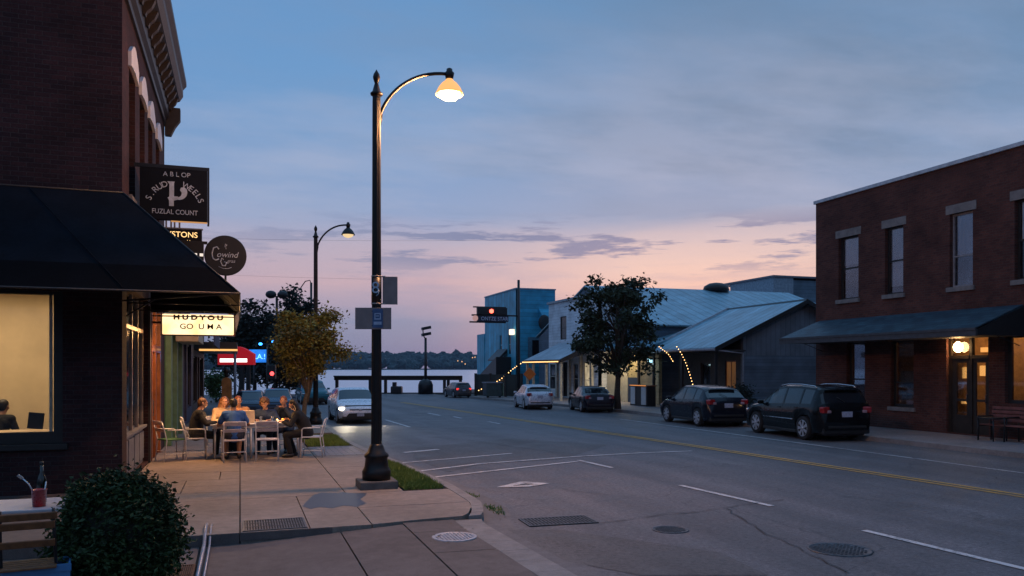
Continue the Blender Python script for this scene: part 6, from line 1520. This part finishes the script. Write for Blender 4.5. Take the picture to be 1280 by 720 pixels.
person('person in a bright blue t-shirt and shorts seen from behind on a grey chair', -.12, 18.22, R(4), m_skin2, hblk, 'short', cbl, cdk, lean=12, nod=20, sleeves='short', leg='short')
person('person in a black hooded jacket leaning over the right end of the table', 1.42, 18.55, R(78), m_skin, hblk, 'long', cb, cb, lean=24, nod=28, hands=((-.15, .50, .80), (.12, .52, .80)), hs=1.0, foot_back=.12)
person('person with long chestnut hair and a beige top at the far side of the table', -.42, 19.85, R(-150), m_skin, hlong, 'long', cbe, cdk, lean=10, nod=10, turn=-20)
person('person in a pale orange top partly hidden beside the long haired woman', -.02, 20.05, R(172), m_skin, hred, 'short', M('peach_top', (.5, .25, .12), .9), cdk, lean=8, nod=12, turn=20)
person('curly haired person in a navy sweater bending over the table', .62, 19.80, R(165), m_skin, hb, 'curly', cnv, cdk, lean=26, nod=30)
person('auburn haired person in a dark jacket resting the chin on raised hands', 1.05, 20.0, R(160), m_skin, hred, 'short', M('dark_navy_jacket', (.015, .025, .05), .9), cdk, lean=14, nod=8, hands=((-.06, .30, 1.06), (.06, .30, 1.06)))
# ======================= dining furniture =======================
m_cham = M('pale_metal_chair', (.74, .73, .74), .4, metal=.1, var=.1); m_gseat = M('green_seat', (.05, .13, .035), .6); m_gslat = M('grey_lavender_slat', (.40, .38, .44), .5)
def chair(label, x, y, rz, seatm, backm, arms=True, style='slat', name='metal_chair'):
    t = thing(name, label, 'chair', (x, y, 0), rz)       # faces local +Y
    w2, zs = .23, .45
    for s_ in (-1, 1):
        MB().tube([(s_*w2, .22, 0), (s_*w2, .20, zs), ]+([(s_*(w2+.02), .19, .64), (s_*(w2+.02), .15, .665), (s_*(w2+.02), -.20, .675)] if arms else []), .013, 8).go('leg', m_cham, t)
        MB().tube([(s_*(w2-.005), -.26, 0), (s_*(w2-.005), -.20, zs), (s_*(w2-.005), -.25, .66), (s_*(w2-.01), -.31, .86)], .013, 8).go('leg', m_cham, t)
        MB().tube([(s_*w2, .21, .16), (s_*w2, -.235, .16)], .009, 6).go('stretcher', m_cham, t)
    MB().tube([(-w2, .212, .17), (w2, .212, .17)], .009, 6).go('stretcher', m_cham, t); MB().tube([(-w2, -.235, .22), (w2, -.235, .22)], .009, 6).go('stretcher', m_cham, t)
    MB().b2(-w2+.01, w2-.01, -.21, .22, zs-.005, zs+.022, bev=.008).go('seat', seatm, t)
    if style == 'slat':
        for z0_, z1_ in ((.64, .71), (.775, .85)):
            yb = -.25-.06*((z0_+z1_)/2-.66)/.2
            MB().box((0, yb, (z0_+z1_)/2), (2*w2-.02, .014, z1_-z0_), rx=R(17), bev=.004).go('back_slat', backm, t)
        MB().tube([(-w2+.01, -.312, .862), (w2-.01, -.312, .862)], .011, 6).go('top_rail', m_cham, t)
    else:
        mb = MB(); rows_ = []
        for i in range(9):
            v = i/8; row = []
            for j in range(9):
                u_ = j/8*2-1; row.append(mb.bm.verts.new((u_*(w2+.015*math.sin(v*3)), -.19-.13*v+.05*(u_*u_)-.02*math.sin(v*3.1), .50+.44*v-.05*u_*u_*v)))
            rows_.append(row)
        for i in range(8):
            for j in range(8): mb.bm.faces.new((rows_[i][j], rows_[i][j+1], rows_[i+1][j+1], rows_[i+1][j])).smooth = True
        o = mb.go('backrest', m_white, t); sm_ = o.modifiers.new('s', 'SOLIDIFY'); sm_.thickness = .022
    return t
GC = 'metal dining chairs around the long table'
chair('white curved-back armchair holding the man in black at the left end of the table', -.93, 18.95, R(-85), m_cham, m_cham, True, 'shell', 'armchair')
chair('empty pale metal armchair with a green seat against the green shopfront', -1.40, 18.75, R(-62), m_gseat, m_cham, True, 'slat')
chair('grey slatted metal chair holding the man in the blue t-shirt', -.12, 18.12, R(4), m_gslat, m_gslat, True, 'slat')
chair('empty pale metal chair pushed in at the middle of the table', .56, 18.12, R(-4), m_gslat, m_gslat, False, 'slat')
chair('white metal armchair holding the person in the black hooded jacket', 1.54, 18.52, R(78), m_cham, m_cham, True, 'slat')
for (lab, x, y, rz) in (('metal chair under the long haired woman', -.42, 19.92, R(-150)), ('metal chair under the person in pale orange', -.02, 20.14, R(172)), ('metal chair under the curly haired person', .62, 19.92, R(165)), ('metal chair under the auburn haired person', 1.05, 20.08, R(160))): chair(lab, x, y, rz, m_gslat, m_gslat, False)
DT = thing('dining_table', 'long white table where the seven people sit on the sidewalk', 'table', (TBX, TBY, 0))
MB().b2(-1.0, 1.0, -.42, .42, .735, .765, bev=.008).go('tabletop', m_white, DT)
MB().b2(-.95, .95, -.37, .37, .67, .734).go('apron', m_white, DT)
for a in (-.9, -.15, .9):
    for b_ in (-.34, .34): MB().tube([(a, b_, 0), (a, b_, .67)], .022, 8).go('leg', m_cham, DT)
zt_ = .767
mb = MB()
for k in range(5): mb.box((.0, 0, .012+k*.022), (.30-.01*k, .22, .018), rz=R(k*4-6), bev=.003)
o = mb.go('menu_stack', M('paper_stack', (.62, .55, .48), .7)); o.location = (-.05, 19.25, zt_); tag(o, 'stack of pale menus on the table in front of the man in blue', 'menus')
o = MB().box((0, 0, .14), (.26, .12, .28), bev=.01).go('paper_bag', M('cream_paper', (.66, .52, .36), .8)); o.location = (.18, 18.95, zt_); tag(o, 'upright cream paper bag near the middle of the table', 'bag')
FD = thing('food_platter', 'glowing orange food platter lit by candles at the right of the table', 'platter', (.98, 18.95, zt_)); MB().lathe([(.10, 0), (.17, .02), (.175, .03), (.12, .02)], n=20).go('plate', m_white, FD)
mb = MB(); rn = random.Random(1)
for k in range(12): mb.ball((rn.gauss(0, .05), rn.gauss(0, .05), .04+rn.random()*.03), rn.uniform(.02, .035), 8)
mb.go('food', M('orange_food', (.6, .26, .07), .6), FD); 
CD = thing('candle_jar', 'lit candle jar on the table beside the food platter', 'candle', (.80, 18.85, zt_)); MB().lathe([(.035, 0), (.038, .07), (.036, .07), (.033, .01)], n=14).go('jar', m_glass, CD); MB().ball((0, 0, .055), (.01, .01, .022), 8).go('flame', EM('flame', (1, .55, .15), 30), CD); point((0, 0, .12), 9, (1, .5, .18), .03, 'candle_light', CD)
CD2 = thing('candle_jar', 'lit candle jar in front of the long haired woman', 'candle', (-.42, 19.15, zt_)); MB().lathe([(.035, 0), (.038, .07), (.036, .07), (.033, .01)], n=14).go('jar', m_glass, CD2); MB().ball((0, 0, .055), (.01, .01, .022), 8).go('flame', bpy.data.materials['flame'], CD2); point((0, 0, .12), 9, (1, .5, .18), .03, 'candle_light', CD2)
for i, (x, y, lab) in enumerate(((-.25, 18.85, 'drinking glass nearest the man in blue'), (.45, 19.2, 'drinking glass in front of the curly haired person'), (.7, 19.1, 'drinking glass beside the candle jar'))):
    o = MB().lathe([(.028, 0), (.036, .12), (.033, .12), (.026, .008)], n=14).go('drinking_glass', m_glass); o.location = (x, y, zt_); tag(o, lab, 'glass')
o = MB().box((0, 0, .006), (.42, .26, .012), bev=.004).go('serving_tray', m_orange); o.location = (.62, 18.82, zt_); tag(o, 'reddish tray lying on the table behind the empty chair', 'tray')
for i, (x, y, lab) in enumerate(((-.62, 18.9, 'white plate in front of the person in the white armchair'), (.5, 19.32, 'white plate in front of the curly haired person'), (.2, 19.32, 'white plate beside the cream paper bag'))):
    o = MB().lathe([(.06, 0), (.12, .015), (.125, .02), (.07, .01)], n=20).go('plate', m_white); o.location = (x, y, zt_); tag(o, lab, 'plate')
# ---------- inside the lit window ----------
IT = thing('cafe_table', 'table edge just inside the lit side window', 'table', (-3.5, 15.55, .03)); MB().b2(-1.2, .62, -.35, .35, .86, .90).go('tabletop', m_cream, IT)
for a in (-1.1, .5): MB().tube([(a, 0, 0), (a, 0, .86)], .03, 8).go('leg', m_black, IT)
o = MB().box((0, 0, .17), (.24, .03, .28), ry=R(6), bev=.01).go('chair_back', m_black); o.name = 'menu_holder'; o.location = (-3.30, 15.55, .93); tag(o, 'dark upright menu holder on the table inside the window', 'menu holder')
person('dark haired person in black sitting inside the lit window', -3.98, 16.1, R(-20), m_skin, hblk, 'short', cb, cb, lean=6, nod=10, hands=((-.2, .25, .55), (.2, .25, .55)), z0=.10)
o = MB().lathe([(.03, 0), (.04, .1), (.02, .13), (.018, .2)], n=12).go('bottle', m_orange); o.location = (-2.98, 15.5, .93); tag(o, 'small reddish bottle at the right end of the table inside the window', 'bottle')
st2 = thing('stool', 'dark stool under the person inside the window', 'stool', (-3.98, 16.1, .03)); MB().b2(-.2, .2, -.2, .2, .48, .53).go('seat', m_black, st2); MB().tube([(0, 0, 0), (0, 0, .48)], .04, 8).go('leg', m_black, st2)
# ======================= foreground terrace corner =======================
m_slatw = M('teak_slat', (.15, .06, .022), .5, var=.35, scale=18)
BC = thing('bistro_chair', 'folding bistro chair with brown wooden slats and dark iron frame in the lower left corner', 'chair', (-1.64, 7.50, -.13), R(8)); BC.scale = (.92, 1, 1.08)
for s_ in (-1, 1):
    MB().tube([(s_*.21, -.30, .0), (s_*.21, .05, .46), (s_*.205, .20, .70), (s_*.20, .235, .90)] if False else [(s_*.21, .30, 0), (s_*.21, -.02, .46), (s_*.205, -.14, .70), (s_*.20, -.20, .92)], .014, 6).go('frame', m_black, BC)
    MB().tube([(s_*.19, -.24, 0), (s_*.19, .18, .44)], .013, 6).go('leg', m_black, BC)
for i, z in enumerate((.87, .80, .66)): MB().box((0, -.165-.045*(z-.7)/.2, z), (.46 if i == 0 else .42, .02, .055), rx=R(14), bev=.006).go('back_slat', m_slatw, BC)
for k in range(5): MB().box((0, -.10+k*.075, .465), (.44, .055, .018), bev=.005).go('seat_slat', m_slatw, BC)
MB().box((-.24, -.20, .93), (.05, .05, .09), bev=.01).go('frame_cap', m_slatw, BC)
BT = thing('terrace_table', 'pale square terrace table in the lower left corner behind the slatted chair', 'table', (-2.09, 8.35, -.13))
MB().b2(-.75, .62, -.36, .36, .86, .885, bev=.006).go('tabletop', M('pale_tabletop', (.42, .40, .44), .4, var=.1), BT); mb = MB(); mb.tube([(0, 0, .05), (0, 0, .86)], .035, 10); mb.b2(-.25, .25, -.25, .25, 0, .04, bev=.01); mb.go('leg', m_black, BT)
UC = thing('utensil_cup', 'red cup holding a pale utensil on the terrace table', 'cup', (-1.71, 8.18, .757)); mb = MB(); mb.lathe([(.052, 0), (.062, .15), (.066, .152), (.058, .15), (.049, .01)], n=20); mb.go('cup', M('red_enamel', (.40, .02, .02), .3, coat=.4), UC)
mb = MB(); mb.tube([(.0, 0, .03), (-.08, 0, .20), (-.13, 0, .255)], .006, 6); mb.box((-.15, 0, .27), (.05, .008, .025), ry=R(40), bev=.003); mb.go('utensil', m_chrome, UC); mb = MB(); mb.tube([(.03, 0, .03), (.055, 0, .22)], .006, 6); mb.go('utensil', m_chrome, UC)
BO = thing('bottle', 'dark glass bottle standing behind the red cup', 'bottle', (-1.74, 8.42, .757)); MB().lathe([(.04, 0), (.042, .19), (.035, .23), (.016, .28), (.015, .35)], n=20).go('body', M('dark_bottle_glass', (.008, .01, .008), .12, coat=.5), BO); MB().lathe([(.018, .35), (.018, .375)], n=12).go('cap', m_black, BO)
CR = thing('storage_crate', 'blue plastic crate standing under the slatted chair', 'crate', (-1.60, 7.62, -.13), R(8)); CR.scale = (1, 1, 1.5); mb = MB()
for q in ((-.24, .24, -.18, -.165), (-.24, .24, .165, .18), (-.24, -.225, -.165, .165), (.225, .24, -.165, .165)): mb.b2(*q, .02, .33)
mb.b2(-.225, .225, -.165, .165, .02, .04); mb.go('body', M('blue_plastic', (.06, .20, .42), .4, var=.1), CR)
MB().b2(-.25, .25, -.19, -.181, .30, .34).go('rim', bpy.data.materials['blue_plastic'], CR); MB().b2(-.07, .07, -.186, -.181, .22, .26).go('handle', m_black, CR)
ER = thing('metal_rail', 'pale bent metal rail running over the dark step beside the bush', 'rail', (-.40, 10.4, -.13)); MB().tube([(0, .5, .14), (0, .15, .17), (-.0, -.15, .12), (0, -.3, .05), (-.005, -2.8, .05)], .022, 8).go('tube', M('galvanised_tube', (.32, .34, .40), .4, metal=.5), ER); MB().tube([(.06, .45, .14), (.06, .13, .16), (.06, -.15, .11), (.06, -.3, .04), (.055, -2.8, .04)], .014, 8).go('tube', bpy.data.materials['galvanised_tube'], ER)
grate('drain_grate', 'rusty mesh grate between the bush and the metal rail', -.78, -.45, 8.0, 9.3, -.131, 14, M('rusty_steel', (.13, .06, .035), .8, var=.5, scale=20))
m_th = M('threshold_concrete', (.2, .17, .15), .8)

tag(BC, group=None)
HAZE = .00011
if HAZE:
    mb = MB(); mb.b2(-4100, 6100, -70, 2210, -4.0, 60); hz = mb.go('haze', [bpy.data.materials.new('haze_air')]); tag(hz, kind='stuff')
    m = hz.data.materials[0]; m.use_nodes = True; nt = m.node_tree; nt.nodes.clear(); o = nt.nodes.new('ShaderNodeOutputMaterial')
    v = nd(nt, 'VolumePrincipled', {'Color': (.62, .74, .95, 1), 'Density': HAZE}); nt.links.new(v.outputs[0], o.inputs['Volume'])
cam = bpy.data.cameras.new('camera'); co_ = bpy.data.objects.new('camera', cam); COL.objects.link(co_)
co_.location = (0, 0, CH); co_.rotation_euler = (R(90), 0, -TH); cam.sensor_width = 36; cam.lens = 28.125; cam.shift_y = (HZ-360)/1280
cam.clip_end = 12000; cam.clip_start = .05; SC.camera = co_
vs = SC.view_settings; vs.view_transform = 'Standard'; vs.look = 'None'; vs.exposure = 0; vs.gamma = 1; vs.use_curve_mapping = False
SC.display_settings.display_device = 'sRGB'
cy = SC.cycles; cy.max_bounces = 6; cy.diffuse_bounces = 3; cy.glossy_bounces = 3; cy.transmission_bounces = 4; cy.transparent_max_bounces = 12; cy.sample_clamp_indirect = 3; cy.sample_clamp_direct = 0; cy.use_denoising = True; cy.caustics_reflective = False; cy.caustics_refractive = False; cy.light_sampling_threshold = .002
